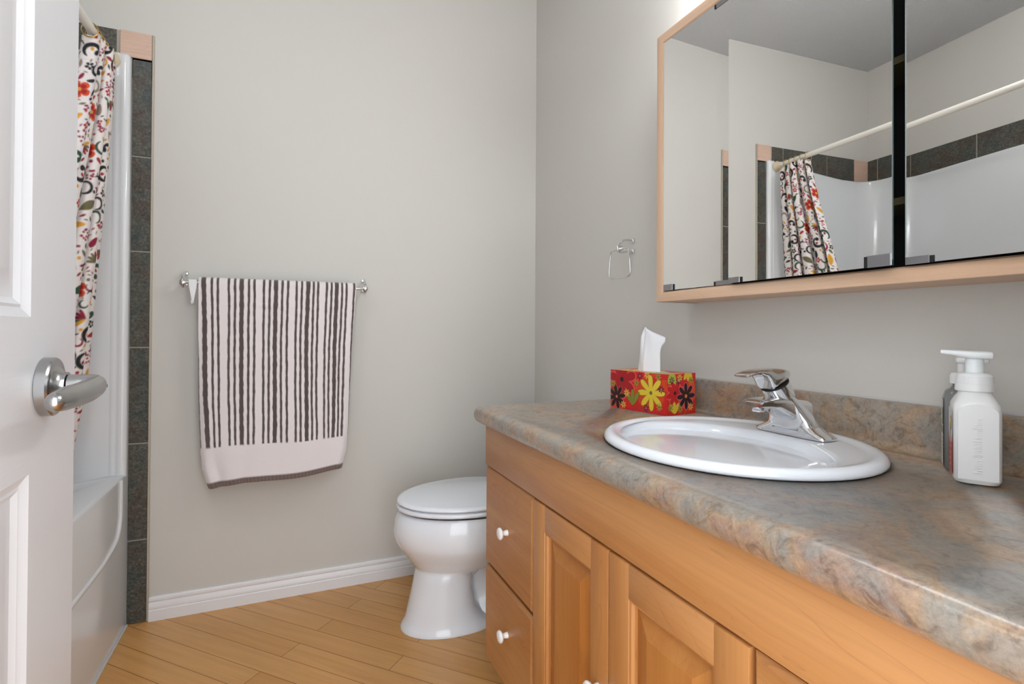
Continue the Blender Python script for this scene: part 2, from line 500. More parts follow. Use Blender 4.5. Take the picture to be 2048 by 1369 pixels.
# front flange column beside the tile strip
b = bmesh.new()
prof = [(-.5015, YB - .0095), (-.5015, YB - .012), (-.504, YB - .020), (-.510, YB - .0255), (-.518, YB - .027), (-.526, YB - .0255), (-.531, YB - .023), (-.536, YB - .0245), (-.548, YB - .0245), (-.552, YB - .022), (-.552, YB - .0095)]
rings = []
for z, k in ((.0005, 1), (1.895, 1), (1.915, .96), (1.925, .85), (1.931, .6), (1.933, .3)):
    rings.append([(-.5268 + (x + .5268) * (1 if k > .9 else .6 + .4 * k), YB - .0095 - (YB - .0095 - y) * k, z) for x, y in prof])
loft(b, rings)
obj('surround_flange', b, m_acryl, tubt, 50)
b = bmesh.new(); box(b, -.4995, -.494, 1.2, YB - .010, .0003, .004)
obj('caulk_line', b, m_caulk, tubt)

# ------------------------------------------------------------------ tile border around the surround
G0 = .0006
tb = thing('tile_border', 'dark slate tile strip with pale wood blocks on the back wall beside the tub', 'tile border', (-.47, YB, 0))
b = bmesh.new()
box(b, -.5005, -.4435, YB - .0045, YB - G0, G0, 1.93); box(b, -1.268, -.4435, YB - .0045, YB - G0, 1.86, 2.014)
obj('grout_bed', b, m_grout, tb)
b = bmesh.new()
zz = [.002, .2795, .2845, .6085, .6135, .9365, .9415, 1.2645, 1.2695, 1.589, 1.594, 1.921]
for i in range(0, 12, 2): box(b, -.4985, -.4445, YB - .008, YB - .002, zz[i], zz[i + 1], .0008, 1)
xx = [(-.545, -.62), (-.626, -.945), (-.951, -1.158)]
for a, c_ in xx: box(b, c_, a, YB - .008, YB - .002, 1.862, 2.0125, .0008, 1)
obj('slate_tiles', b, m_stone, tb)
obj('wood_block', BOX(-.5345, -.4445, YB - .0085, YB - .002, 1.9275, 2.0155, .0008, 1), m_block, tb)
obj('wood_block', BOX(-1.268, -1.163, YB - .0085, YB - .002, 1.862, 2.013, .0008, 1), m_block, tb)
obj('edge_strip', BOX(-.4430, -.4372, YB - .0085, YB - G0, G0, 2.016, .001, 1), mat('edge_strip_paint', S(186, 176, 160), .5), tb)
tl = thing('tile_border', 'row of dark slate tiles along the left wall above the tub, seen in the mirror', 'tile border', (XL, 1.36, 1.86))
b = bmesh.new(); box(b, XL + G0, XL + .0045, .6, YB - G0, 1.86, 2.014); obj('grout_bed', b, m_grout, tl)
b = bmesh.new()
yy = [(YB - .009, 2.078)] + [(2.072 - .328 * i, 2.072 - .328 * i - .322) for i in range(5)]
for a, c_ in yy: box(b, XL + .002, XL + .008, max(c_, .602), a, 1.862, 2.0125, .0008, 1)
obj('slate_tiles', b, m_stone, tl)

# ------------------------------------------------------------------ curtain rod and shower curtain
RX, RZ = -.555, 1.90
cr = thing('curtain_rod', 'white shower curtain rod across the tub alcove', 'curtain rod', (RX, 1.36, RZ))
b = bmesh.new()
tube(b, [(RX, .606, RZ), (RX, 1.125, RZ)], .0155, 24); tube(b, [(RX, 1.12, RZ), (RX, YB - .030, RZ)], .0130, 24)
obj('rod', b, mat('white_enamel_rod', S(236, 233, 224), .25), cr, 60)
m_ferr = mat('cream_rod_end', S(222, 206, 176), .4)
for y, d in ((.5855, 1), (YB - .0285, -1)):
    b = bmesh.new(); lathe(b, [(0, 0), (.027, 0), (.027, .005), (.0185, .016), (.0165, .03), (0, .03)], axisM((RX, y, RZ), (0, d, 0)), 28)
    obj('rod_flange', b, m_ferr, cr, 40)
b = bmesh.new(); lathe(b, [(.0, 0), (.0175, 0), (.0175, .014), (.0, .014)], axisM((RX, 1.118, RZ), (0, 1, 0)), 24)
obj('joint_sleeve', b, m_plast, cr, 40)

sct = thing('shower_curtain', 'white shower curtain with red, yellow, green and black floral print', 'shower curtain', (RX, 1.97, 1.2))
CW, CH, CPX = .78, 1.34, .0026
pr = Print(CW, CH, CPX, S(238, 231, 228))
cols = dict(blk=S(34, 32, 36), red=S(170, 34, 44), crim=S(140, 24, 56), org=S(214, 84, 38), yel=S(222, 160, 50), grn=S(44, 78, 58), oli=S(112, 104, 72), tau=S(150, 134, 120), pnk=S(222, 120, 120), wht=S(236, 228, 222))
rnd = random.Random(11)
pts_ = []
def fits(x, y, r):
    for (a, c_, q) in pts_:
        if (x - a) ** 2 + (y - c_) ** 2 < (.86 * (r + q)) ** 2: return False
    pts_.append((x, y, r)); return True
tries = [(.030, 420), (.021, 1500), (.014, 4000), (.0095, 7000), (.006, 7000)]
for r, nt in tries:
    for _ in range(nt):
        x, y = rnd.uniform(0, CW), rnd.uniform(0, CH)
        if not fits(x, y, r): continue
        a = rnd.uniform(0, 2 * PI); R = r * 1.15
        if r == .030:
            q = rnd.choice('flower curl berries fan bigleaf curl curl berries bigleaf curl'.split())
            if q == 'flower':
                pr.paint(x, y, R, a, petals(5, 0, .029, .013), cols[rnd.choice(['yel', 'org'])]); pr.paint(x, y, R, a, petals(5, 0, .021, .008), cols['red']); pr.paint(x, y, R, a, disc(.006), cols['yel'])
            elif q == 'curl':
                pr.paint(x, y, R, a, comma(.021, .0065), cols[rnd.choice(['blk', 'blk', 'grn'])]); pr.paint(x, y, R, a, drop(.013, .006), cols[rnd.choice(['crim', 'yel', 'red'])])
            elif q == 'berries':
                for _k in range(20):
                    rr_, ta = .026 * math.sqrt(rnd.random()), rnd.uniform(0, 2 * PI)
                    pr.paint(x + rr_ * math.cos(ta), y + rr_ * math.sin(ta), .006, 0, disc(.0036), cols['crim' if rnd.random() < .7 else 'red'])
            elif q == 'fan':
                for _k in range(5):
                    pr.paint(x - .012 * math.cos(a), y - .012 * math.sin(a), .05, a + (_k - 2) * .42, drop(.034, .0055), cols[rnd.choice(['yel', 'crim', 'oli'])])
            else:
                pr.paint(x, y, R, a, leaf(.030, .013), cols[rnd.choice(['grn', 'grn', 'oli', 'yel'])])
        elif r == .021:
            q = rnd.choice('leaf drop arc flower drop arc'.split())
            if q == 'leaf': pr.paint(x, y, R, a, leaf(.022, .0085), cols[rnd.choice(['grn', 'blk', 'tau', 'yel', 'red'])])
            elif q == 'drop': pr.paint(x - .018 * math.cos(a), y - .018 * math.sin(a), .05, a, drop(.038, .0105), cols[rnd.choice(['blk', 'blk', 'crim', 'yel', 'tau'])])
            elif q == 'arc': pr.paint(x, y, R, a, arc(.018, .0042), cols[rnd.choice(['blk', 'tau', 'grn', 'crim'])])
            else: pr.paint(x, y, R, a, petals(6, .002, .017, .0042), cols['blk']); 
        elif r == .014:
            q = rnd.choice('leaf drop arc flower'.split()); c_ = cols[rnd.choice(['blk', 'blk', 'red', 'grn', 'oli', 'yel', 'crim', 'tau'])]
            if q == 'leaf': pr.paint(x, y, R, a, leaf(.0145, .0055), c_)
            elif q == 'drop': pr.paint(x - .012 * math.cos(a), y - .012 * math.sin(a), .03, a, drop(.025, .007), c_)
            elif q == 'arc': pr.paint(x, y, R, a, arc(.0115, .0028), c_)
            else: pr.paint(x, y, R, a, petals(5, .0, .013, .005), cols[rnd.choice(['red', 'blk', 'blk'])]); pr.paint(x, y, R, a, disc(.003), cols['wht'])
        elif r == .0095:
            pr.paint(x, y, R, a, leaf(.0095, .0036) if rnd.random() < .6 else disc(.0052), cols[rnd.choice(['blk', 'red', 'grn', 'yel', 'crim', 'oli'])])
        else:
            pr.paint(x, y, R, a, leaf(.0066, .0022), cols[rnd.choice(['blk', 'tau', 'crim', 'oli'])])
nu, nv = pr.nx, pr.ny
U, V = np.meshgrid(np.linspace(0, 1, nu), np.linspace(0, 1, nv))
ztop_, zbot_ = 1.868, .535
Z = zbot_ + (ztop_ - zbot_) * V
dn = 1 - V                                   # 0 at the top
ynear = np.interp(Z, [.4, .7, 1.28, 1.45, 1.66, 1.845, 1.9], [1.70, 1.72, 1.785, 1.815, 1.868, 1.905, 1.91])
yfar = 2.084 + .0 * Z
xs = np.interp(Z, [.4, .63, .735, .84, 1.03, 1.3, 1.5, 1.72, 1.87], [-.690, -.653, -.634, -.615, -.600, -.577, -.561, -.549, -.545])
ph = 2 * PI * 4.5 * U + .5 * np.sin(2.1 * Z + 5 * U) + .6
amp = .024 + .012 * dn
X = xs + amp * np.cos(ph) + .008 * np.sin(9 * U + 2 * Z) - .03 * (1 - U) * dn
Y = ynear + (yfar - ynear) * (U + .045 * np.sin(2 * ph) + .0) 
Z = Z + (.004 * np.cos(ph) +   .016 * (1 - U ** 2) - .006) * np.clip((V - .5) / .5, 0, 1)
F = np.stack([X, Y, Z], -1)
m_cur = vcol('printed_cotton', .85); 
o = sheet_obj('curtain_cloth', F, m_cur, sct, pr.img)
for k in range(5):
    u = (k * 1.0 + (1 - .6 / (2 * PI)) ) / 4.5 - .1
    yk = 1.915 + .033 * k
    b = bmesh.new()
    tube(b, [(RX + .0205 * math.cos(a), yk + .004 * math.sin(a), RZ - .0065 + .0235 * math.sin(a)) for a in [2 * PI * i / 24 for i in range(24)]], .0018, 8, closed=True)
    obj('curtain_ring', b, m_brass, sct, 60)

# ------------------------------------------------------------------ towel bar, clip, towel
BZ, BY = 1.162, YB - .066
tbar = thing('towel_bar', 'chrome towel bar with curled brackets on the back wall', 'towel bar', (-.03, YB, BZ))
b = bmesh.new(); tube(b, [(-.335, BY, BZ), (.266, BY, BZ)], .0065, 18)
obj('bar', b, m_chrome, tbar, 60)
for x, sgn in ((-.337, -1), (.268, 1)):
    b = bmesh.new()
    lathe(b, [(0, 0), (.0085, 0), (.0085, .004), (.006, .010), (0, .010)], axisM((x, YB, BZ + .037), (0, -1, 0)), 20)
    pts = catmull([(x, YB - .004, BZ + .037), (x, YB - .020, BZ + .037), (x, YB - .044, BZ + .032), (x, YB - .066, BZ + .016), (x, YB - .074, BZ - .001), (x, YB - .066, BZ - .013), (x, YB - .052, BZ - .012), (x, YB - .030, BZ - .003), (x, YB - .004, BZ + .000)], 6)
    tube(b, pts, .0046, 14)
    lathe(b, [(0, 0), (.0085, 0), (.0085, .004), (.006, .010), (0, .010)], axisM((x, YB, BZ), (0, -1, 0)), 20)
    lathe(b, [(0, -.009), (.0105, -.008), (.0125, -.002), (.0125, .004), (.0085, .009), (0, .0095)], axisM((x, BY, BZ), (sgn, 0, 0)), 24)
    obj('bracket', b, m_chrome, tbar, 50)

hk = thing('towel_hook', 'small white plastic hook hanging on the left end of the towel bar', 'hook', (-.306, BY, BZ - .06))
b = bmesh.new()
rings = []
for t, wd in ((0, .0125), (.25, .0118), (.5, .0085), (.75, .005), (.88, .0035), (1, .0035)):
    z = BZ + .009 - .078 * t
    rings.append([(-.3055 - wd, BY - .0105, z), (-.3055 + wd, BY - .0105, z), (-.3055 + wd, BY - .0085, z), (-.3055 - wd, BY - .0085, z)])
loft(b, rings)
tube(b, catmull([(-.3055, BY - .0095, BZ - .064), (-.3055, BY - .013, BZ - .071), (-.306, BY - .019, BZ - .070), (-.306, BY - .022, BZ - .062)], 5), .0036, 10)
loft(b, [[(-.318, BY - .0105 * math.cos(a), BZ + .0085 + .0025 * math.sin(a) * 1), (-.293, BY - .0105 * math.cos(a), BZ + .0085 + .0025 * math.sin(a)), (-.293, BY - .0082 * math.cos(a), BZ + .007 + .0022 * math.sin(a)), (-.318, BY - .0082 * math.cos(a), BZ + .007 + .0022 * math.sin(a))] for a in [PI * i / 8 for i in range(9)]])
box(b, -.318, -.293, BY + .0085, BY + .0105, BZ - .02, BZ + .0085)
obj('hook_body', b, m_plast, hk, 50)

tw = thing('bath_towel', 'brown and cream striped bath towel draped over the towel bar', 'towel', (-.03, BY, .46))
TPX = .0014
TW, FL, BL = .523, .712, .60                  # width, front drop, back drop
nu = int(TW / TPX); nvf = 210
# stripe layout measured across the towel (fraction of width): (centre, half width)
st = [(-.016, .0075)] + [(c_,   .0135 if i in (0, 5, 10, 15, 20) else .0075) for i, c_ in enumerate([.031, .076, .112, .176, .213, .254, .297, .332, .391, .426, .465, .505, .542, .599, .632, .672, .709, .741, .796, .829, .867, .903, .935, .987])]
rows_f = 190; rows_a = 10; rows_b = 60
u = np.linspace(0, 1, nu)
P_, Cc = [], []
def towel_row(kind, t):
    """t: 0 at the bar, 1 at the hem"""
    rad = .0135
    if kind == 'arc':
        a = t
        y = BY - rad * math.cos(a); z = BZ + rad * math.sin(a)
        return y, z
rng = np.random.RandomState(3)
stp = rng.uniform(0, 6.28, (len(st), 4)); sth = rng.uniform(.6, 1.3, (len(st), 2))
def colrow(v, hem):
    c_ = np.ones((nu, 3)) * np.array(S(214, 202, 198)[:3])
    if hem: return c_ * 0 + np.array(S(112, 96, 90)[:3])
    return c_
brown = np.array(S(88, 77, 74)[:3]); cream = np.array(S(238, 230, 230)[:3]); hemc = np.array(S(116, 98, 92)[:3])
def stripes(v):
    d = np.full(nu, 9.)
    uu = u - (.033 - .017 * u) * v
    for (cc, hw), p_, h_ in zip(st, stp, sth):
        off_ = .0013 * h_[0] * math.sin(9 * h_[1] * v + p_[0]) + .0008 * math.sin(37 * h_[0] * v + p_[1]) + .0004 * math.sin(101 * v + p_[2])
        hw_ = hw * (1 + .06 * math.sin(60 * v + p_[3]) + .06 * math.sin(143 * v + p_[1])) + rng.uniform(-.0004, .0004)
        d = np.minimum(d, np.abs(uu - cc - off_) - hw_)
    a = np.clip(.5 - d * TW / TPX * .8, 0, 1)[:, None]
    return cream * (1 - a) + brown * a
xl = lambda z: np.interp(z, [.45, .475, .525, .60, .76, 1.0, 1.16], [-.246, -.256, -.271, -.277, -.284, -.287, -.288])
xr = lambda z: np.interp(z, [.45, .50, .555, .65, .93, 1.16], [.172, .186, .200, .206, .217, .232])
for kind in ('back', 'arc', 'front'):
    n = {'back': rows_b, 'arc': rows_a, 'front': rows_f}[kind]
    for i in range(n):
        t = i / (n - 1)
        if kind == 'back':
            z = BZ - BL * (1 - t); y = BY + .0135 + .006 * (1 - t) + .0 * u
            zz_ = np.full(nu, z); x = -.282 + (.512 - .030 * (1 - t)) * u; col = stripes(0)
        elif kind == 'arc':
            if i in (0, n - 1): continue
            a = PI * (1 - t); y = BY - .0135 * math.cos(a) + 0 * u; zz_ = np.full(nu, BZ + .0135 * math.sin(a)); x = -.288 + .520 * u; col = stripes(0)
        else:
            hem = t > .982
            low = t ** 1.5
            zbm = .4555 + .030 * u + .004 * np.sin(7 * u)          # hem height rises to the right
            zz_ = BZ - (BZ - zbm) * t
            x = xl(zz_) + (xr(zz_) - xl(zz_)) * u
            x = x - .010 * np.sin(PI * 2 * u) * t * t
            y = BY - .0135 - .028 * low + .006 * low * np.sin(2 * PI * 1.1 * u + .8) + .004 * t * np.sin(2 * PI * 2.3 * u + 2 * t) \
                - .0035 * np.exp(-((u - .42) / .16) ** 2) * np.exp(-((t - .105 - .03 * (u - .3)) / .010) ** 2) \
                + .009 * np.exp(-((u - .1 - .12 * (t - .82)) / .05) ** 2) * np.clip((t - .8) / .12, 0, 1) + .006 * np.exp(-((u - .3 + .25 * (t - .9)) / .05) ** 2) * np.clip((t - .8) / .1, 0, 1) \
                + .02 * np.exp(-(u / .03) ** 2) * t + .018 * np.exp(-((1 - u) / .03) ** 2) * t
            edge = .802 + .02 * u
            col = stripes(t)
            k_ = np.clip((t - edge) / .003, 0, 1)[:, None]
            col = col * (1 - k_) + cream * .985 * k_
            hk_ = np.clip((t - .972) / .003, 0, 1)
            rib = 1 + .16 * np.sin(u * 260)[:, None]
            col = col * (1 - hk_) + hemc * rib * hk_
        P_.append(np.stack([x, np.broadcast_to(y, (nu,)), zz_], -1)); Cc.append(np.broadcast_to(col, (nu, 3)))
F, Cc = np.array(P_), np.array(Cc)
m_towel = vcol('terry_cloth', .95); g = N(m_towel)
g.b.inputs['Sheen Weight'].default_value = .3
g.bump(g.noise(g.coord(), 420, 3, .7), .6, .003)
hem_rows = 5
sheet_obj('towel_cloth', F[:-hem_rows + 1], m_towel, tw, Cc[:-hem_rows + 1], .007)
o = sheet_obj('hem_binding', F[-hem_rows:], m_towel, tw, Cc[-hem_rows:], .008); o['label'] = 'ribbed brown hem'

# ------------------------------------------------------------------ toilet
TCY = 1.752
toi = thing('toilet', 'white porcelain toilet with closed lid between vanity and back wall', 'toilet', (.60, TCY, 0))
def egg(x0, x1, hw, z, n=40, p=2.0, fr=.56):
    """egg outline: front tip x0, back x1, widest at fraction fr"""
    xm = x0 + (x1 - x0) * fr; out = []
    for i in range(n):
        a = 2 * PI * i / n; c_, s_ = math.cos(a), math.sin(a)
        rx = (x1 - xm) if c_ > 0 else (xm - x0)
        k = 2 / p if c_ > 0 else 1.0
        out.append((xm + rx * math.copysign(abs(c_) ** k, c_), TCY + hw * math.copysign(abs(s_) ** k, s_), z))
    return out
b = bmesh.new()
loft(b, [egg(.350, .665, .116, .0005, p=3), egg(.350, .665, .116, .008, p=3), egg(.356, .655, .111, .016, p=3), egg(.366, .625, .106, .035, p=3), egg(.374, .600, .103, .07, p=3.2), egg(.386, .588, .100, .12, p=3.4), egg(.396, .584, .100, .165, p=3.4), egg(.401, .586, .101, .192, p=3.4),
         egg(.401, .64, .103, .198, p=2.6), egg(.394, .70, .112, .206, p=2.4), egg(.366, .78, .148, .245, p=2.4), egg(.3385, .815, .177, .283, p=2.5), egg(.3315, .82, .181, .297, p=2.5), egg(.327, .825, .1825, .315, p=2.5), egg(.325, .825, .183, .335, p=2.6),
         egg(.330, .825, .181, .365, p=2.6), egg(.340, .825, .177, .388, p=2.6), egg(.350, .825, .172, .394, p=2.6), egg(.366, .81, .158, .390, p=2.6), egg(.38, .80, .145, .370, p=2.6)])
# rear foot, trapway bulge, tank shelf
loft(b, [egg(.56, .94, .094, .0005, p=4), egg(.56, .94, .092, .02, p=4), egg(.57, .94, .066, .05, p=3), egg(.56, .95, .060, .16, p=3), egg(.56, .97, .070, .27, p=3), egg(.58, 1.0, .10, .34, p=4), egg(.6, 1.01, .12, .385, p=5)])
tube(b, catmull([(.56, TCY, .20), (.64, TCY, .25), (.74, TCY, .23), (.80, TCY, .14), (.84, TCY, .06)], 6), .068, 18)
for sg in (-1, 1):
    lathe(b, [(0, 0), (.011, 0), (.011, .010), (.007, .017), (0, .018)], Matrix.Translation((.74, TCY + sg * .083, .012)), 16)
obj('bowl', b, m_porc, toi, 60)
b = bmesh.new()
def ringseat(x0, x1, hw, z0, z1, r=.006):
    loft(b, [egg(x0 + r, x1, hw - r, z0), egg(x0, x1, hw, z0 + r * .7), egg(x0, x1, hw, z1 - r), egg(x0 + r * .5, x1, hw - r * .5, z1 - r * .3), egg(x0 + r * 1.6, x1, hw - r * 1.6, z1)])
ringseat(.334, .795, .183, .4020, .4175)
obj('seat', b, m_porc, toi, 60)
b = bmesh.new(); ringseat(.335, .797, .183, .4195, .4365, .009)
for sg in (-1, 1): tube(b, [(.802, TCY + sg * .075 - .02, .424), (.802, TCY + sg * .075 + .02, .424)], .011, 14)
obj('lid', b, m_porc, toi, 60)
b = bmesh.new(); box(b, .825, 1.022, TCY - .205, TCY + .205, .375, .655, .018, 4); obj('tank', b, m_porc, toi, 50)
b = bmesh.new(); box(b, .815, 1.025, TCY - .215, TCY + .215,   .655, .686, .010, 3); obj('tank_lid', b, m_porc, toi, 50)
b = bmesh.new(); lathe(b, [(0, 0), (.011, 0), (.011, .012), (0, .013)], axisM((.825, TCY + .15, .615), (-1, 0, 0)), 16); tube(b, [(.810, TCY + .15, .615), (.807, TCY + .08, .607)], .006, 12)
obj('flush_lever', b, m_chrome, toi, 50)

# ------------------------------------------------------------------ vanity cabinet
VX, VY0, VY1 = .503, .14, 1.358                  # front face of the doors, near and far ends
ZT, ZB_ = .748, .107
van = thing('vanity_cabinet', 'honey maple bathroom vanity cabinet with white knobs', 'cabinet', (.77, .75, 0))
b = bmesh.new()
box(b, VX + .020, VX + .038, VY0, VY1 - .003, ZB_ - .004, ZT)                    # face frame
box(b, VX + .038, XR - .002, VY0, VY0 + .016, ZB_ - .004, ZT)
box(b, VX + .038, XR - .002, VY0, VY1 - .003, ZB_, ZB_ + .016)
box(b, VX + .085, VX + .10, VY0, VY1 - .003, 0, ZB_)                             # toe kick
box(b, VX + .10, XR - .002, VY0, VY0 + .016, 0, ZB_)
obj('carcass', b, m_cab_in, van)
b = BOX(VX + .021, XR - .002, VY1 - .003, VY1, ZB_, ZT); box(b, VX + .10, XR - .002, VY1 - .003, VY1, 0, ZB_); obj('side_panel', b, m_melamine, van)['label'] = 'pale melamine side panel'
b = BOX(VX, VX + .019, VY0, VY1, .632, .7425, .0012, 2); obj('false_front', b, m_cab_y, van, 30)

def slab(y0, y1, z0, z1, bv=.007):
    """drawer front with a chamfered rim"""
    bm = bmesh.new()
    loft(bm, [[(VX + .0195, a, c_) for a, c_ in ((y0, z0), (y1, z0), (y1, z1), (y0, z1))], [(VX + .0065, a, c_) for a, c_ in ((y0, z0), (y1, z0), (y1, z1), (y0, z1))],
              [(VX, a, c_) for a, c_ in ((y0 + bv, z0 + bv), (y1 - bv, z0 + bv), (y1 - bv, z1 - bv), (y0 + bv, z1 - bv))]])
    return bm
def knob(parent, y, z):
    bm = bmesh.new()
    lathe(bm, [(0, -.002), (.0078, -.002), (.0072, .004), (.0058, .009), (.0062, .0125), (.0125, .0155), (.0148, .0185), (.0150, .0205), (.0135, .0235), (.008, .0255), (0, .0262)], axisM((VX, y, z), (-1, 0, 0)), 28)
    o = obj('knob', bm, m_plast, parent, 60); o['label'] = 'round white knob'; return o
g_ = [(1.054, VY1 - .002), (VY0 + .002, .4535)]
for y0, y1 in g_:
    d = obj('drawer', slab(y0, y1, .3665, .6265), m_cab_d, van, 25); knob(d, (y0 + y1) / 2 - .006, .498)
    me_m = [m_cab_d, m_cab_d2]
    d = obj('drawer', slab(y0, y1, .107, .3575), m_cab_d, van, 25); knob(d, (y0 + y1) / 2 - .010, .246)

def door_panel(y0, y1, z0, z1):
    """frame-and-panel door: returns frame and raised panel meshes"""
    sw = .056
    fr = bmesh.new()
    def fbox(a, c_, d, e, mi):
        box(fr, VX, VX + .0195, a, c_, d, e, .0022, 2, mi)
    fbox(y0, y0 + sw, z0, z1, 0); fbox(y1 - sw, y1, z0, z1, 0)
    fbox(y0 + sw - .001, y1 - sw + .001, z0, z0 + sw, 1); fbox(y0 + sw - .001, y1 - sw + .001, z1 - sw, z1, 1)
    # inner sticking
    i0, i1, k0, k1 = y0 + sw, y1 - sw, z0 + sw, z1 - sw
    def ring(q, x): return [(x, i0 + q, k0 + q), (x, i1 - q, k0 + q), (x, i1 - q, k1 - q), (x, i0 + q, k1 - q)]
    loft(fr, [ring(-.002, VX + .0015), ring(.004, VX + .003), ring(.007, VX + .0075), ring(.007, VX + .017)], cap=False)
    pn = bmesh.new()
    loft(pn, [ring(-.004, VX + .0135), ring(.009, VX + .0130), ring(.010, VX + .0125), ring(.040, VX + .0045), ring(.0415, VX + .0035), ring(.044, VX + .0033)])
    return fr, pn
for y0, y1, ky in ((.7545, 1.0500, .783), (.4580, .7515, .722)):
    fr, pn = door_panel(y0, y1, .107, .6265)
    d = obj('door', fr, [m_cab_z, m_cab_y], van, 25)
    obj('raised_panel', pn, m_cab_p, d, 20)
    knob(d, ky, .376)

# ------------------------------------------------------------------ worktop with rolled edge, coved backsplash
CZ, CX0, CY0, CY1 = .79, .475, YF + .012, 1.379
BSX, BSZ = 1.003, .8757
ct = thing('countertop', 'mottled grey-brown laminate countertop with rolled front edge', 'countertop', (.75, .75, CZ))
b = bmesh.new()
pf = []
th = .046; rr_ = .021
for i in range(13):
    a = PI / 2 + (PI * .95) * i / 12
    pf.append((CX0 + rr_ + rr_ * math.cos(a), CZ - rr_ + rr_ * math.sin(a) * 1.0))
pf = [(x, z if z > CZ - rr_ else CZ - rr_ + (z - CZ + rr_) * (th - rr_) / rr_) for x, z in pf]
pf += [(CX0 + rr_ + .012, CZ - th), (CX0 + rr_ + .012, CZ - .034), (XR - .001, CZ - .034), (XR - .001, CZ)]
cr_ = .016
pf += [(BSX - cr_, CZ)]
extrude_profile(b, pf, 'Y', CY0, CY1)
wt = obj('worktop', b, m_lam, ct, 35)
# sink cut-out (real hole through the slab)
SX, SY, SA, SB = .7600, .735, .2262, .248          # sink centre and half axes
cb = bmesh.new(); loft(cb, [[(SX + SA * .93 * math.cos(2 * PI * i / 48), SY + SB * .93 * math.sin(2 * PI * i / 48), z) for i in range(48)] for z in (CZ - .2, CZ + .05)])
co = obj('cut', cb, m_lam, None)
md = wt.modifiers.new('hole', 'BOOLEAN'); md.operation = 'DIFFERENCE'; md.solver = 'EXACT'; md.object = co
co.location = (0, 0, 0)
bpy.context.view_layer.update()
dg = bpy.context.evaluated_depsgraph_get()
nm = bpy.data.meshes.new_from_object(wt.evaluated_get(dg)); wt.modifiers.clear(); old = wt.data; wt.data = nm; bpy.data.meshes.remove(old)
cm = co.data; bpy.data.objects.remove(co); bpy.data.meshes.remove(cm)
b = bmesh.new()
pf = [(BSX - cr_, CZ + .0002)]
for i in range(1, 9):
    a = PI / 2 * i / 8; pf.append((BSX - cr_ + cr_ * math.sin(a), CZ + cr_ - cr_ * math.cos(a)))
pf += [(BSX, BSZ - .006), (BSX + .002, BSZ - .0015), (BSX + .006, BSZ), (XR - .001, BSZ), (XR - .001, CZ + .0002)]
extrude_profile(b, pf, 'Y', CY0, CY1)
obj('backsplash', b, m_lam, ct, 35)
obj('backsplash_caulk', BOX(XR - .006, XR, CY0, CY1, BSZ - .001, BSZ + .003), m_caulk, ct)

# ------------------------------------------------------------------ sink
sk = thing('sink', 'white oval drop-in sink set into the countertop', 'sink', (SX, SY, CZ))
def ell(a, bb, dx, z, n=64): return [(SX + dx + a * math.cos(2 * PI * i / n), SY + bb * math.sin(2 * PI * i / n), z) for i in range(n)]
b = bmesh.new()
BA, BBx, BD = .150, .206, -.042               # bowl opening half axes, offset to the front
loft(b, [ell(SA * .92, SB * .92, 0, CZ - .004), ell(SA * .92, SB * .92, 0, CZ + .0006), ell(SA - .004, SB - .004, 0, CZ + .0006), ell(SA, SB, 0, CZ + .003), ell(SA, SB, 0, CZ + .007), ell(SA - .003, SB - .003, 0, CZ + .0125), ell(SA - .009, SB - .009, 0, CZ + .0158),
         ell(SA - .016, SB - .016, 0, CZ + .0165), ell(SA - .023, SB - .023, 0, CZ + .0148), ell(SA - .028, SB - .028, 0, CZ + .0125), ell(SA - .034, SB - .034, -.002, CZ + .012),
         ell(BA + .012, BBx + .012, BD, CZ + .0112), ell(BA + .004, BBx + .004, BD, CZ + .0095), ell(BA - .003, BBx - .003, BD, CZ + .004), ell(BA - .008, BBx - .008, BD, CZ - .008),
         ell(BA - .017, BBx - .018, BD, CZ - .045), ell(BA - .032, BBx - .036, BD, CZ - .09), ell(BA - .06, BBx - .075, BD, CZ - .128), ell(.05, .06, BD + .01, CZ - .150), ell(.024, .024, BD + .015, CZ - .156)])
obj('basin', b, m_porc, sk, 70)
b = bmesh.new(); lathe(b, [(0, .003), (.012, .003), (.020, .001), (.026, .0005), (.027, -.004), (0, -.004)], Matrix.Translation((SX + BD + .015, SY, CZ - .154)), 24)
obj('drain', b, m_chrome, sk, 50)

# ------------------------------------------------------------------ faucet
FX, FY, FZ = .908, .718, CZ + .0132
fa = thing('faucet', 'chrome single-lever faucet on the sink deck', 'faucet', (FX, FY, FZ))
def rsec(cx, hx, hy, z, n=32, p=3.0, lean=0):
    out = []
    for i in range(n):
        a = 2 * PI * i / n; c_, s_ = math.cos(a), math.sin(a)
        out.append((FX + cx + hx * math.copysign(abs(c_) ** (2 / p), c_) , FY + hy * math.copysign(abs(s_) ** (2 / p), s_), FZ + z + lean * hx * c_))
    return out
b = bmesh.new()
loft(b, [rsec(0, .0245, .077, 0, p=6), rsec(0, .0245, .077, .003, p=6), rsec(-.001, .0240, .073, .007, p=5), rsec(-.002, .026, .062, .012, p=4), rsec(-.003, .0245, .051, .020, p=3.4), rsec(-.006, .024, .047, .031, p=3), rsec(-.011, .024, .039, .044, p=2.8),
         rsec(-.018, .0245, .033, .057, p=2.6, lean=-.1), rsec(-.029, .0245, .028, .068, p=2.4, lean=-.25), rsec(-.038, .0235, .0255, .078, p=2.2, lean=-.35)])
obj('faucet_body', b, m_chrome, fa, 30)
b = bmesh.new()
secs = []
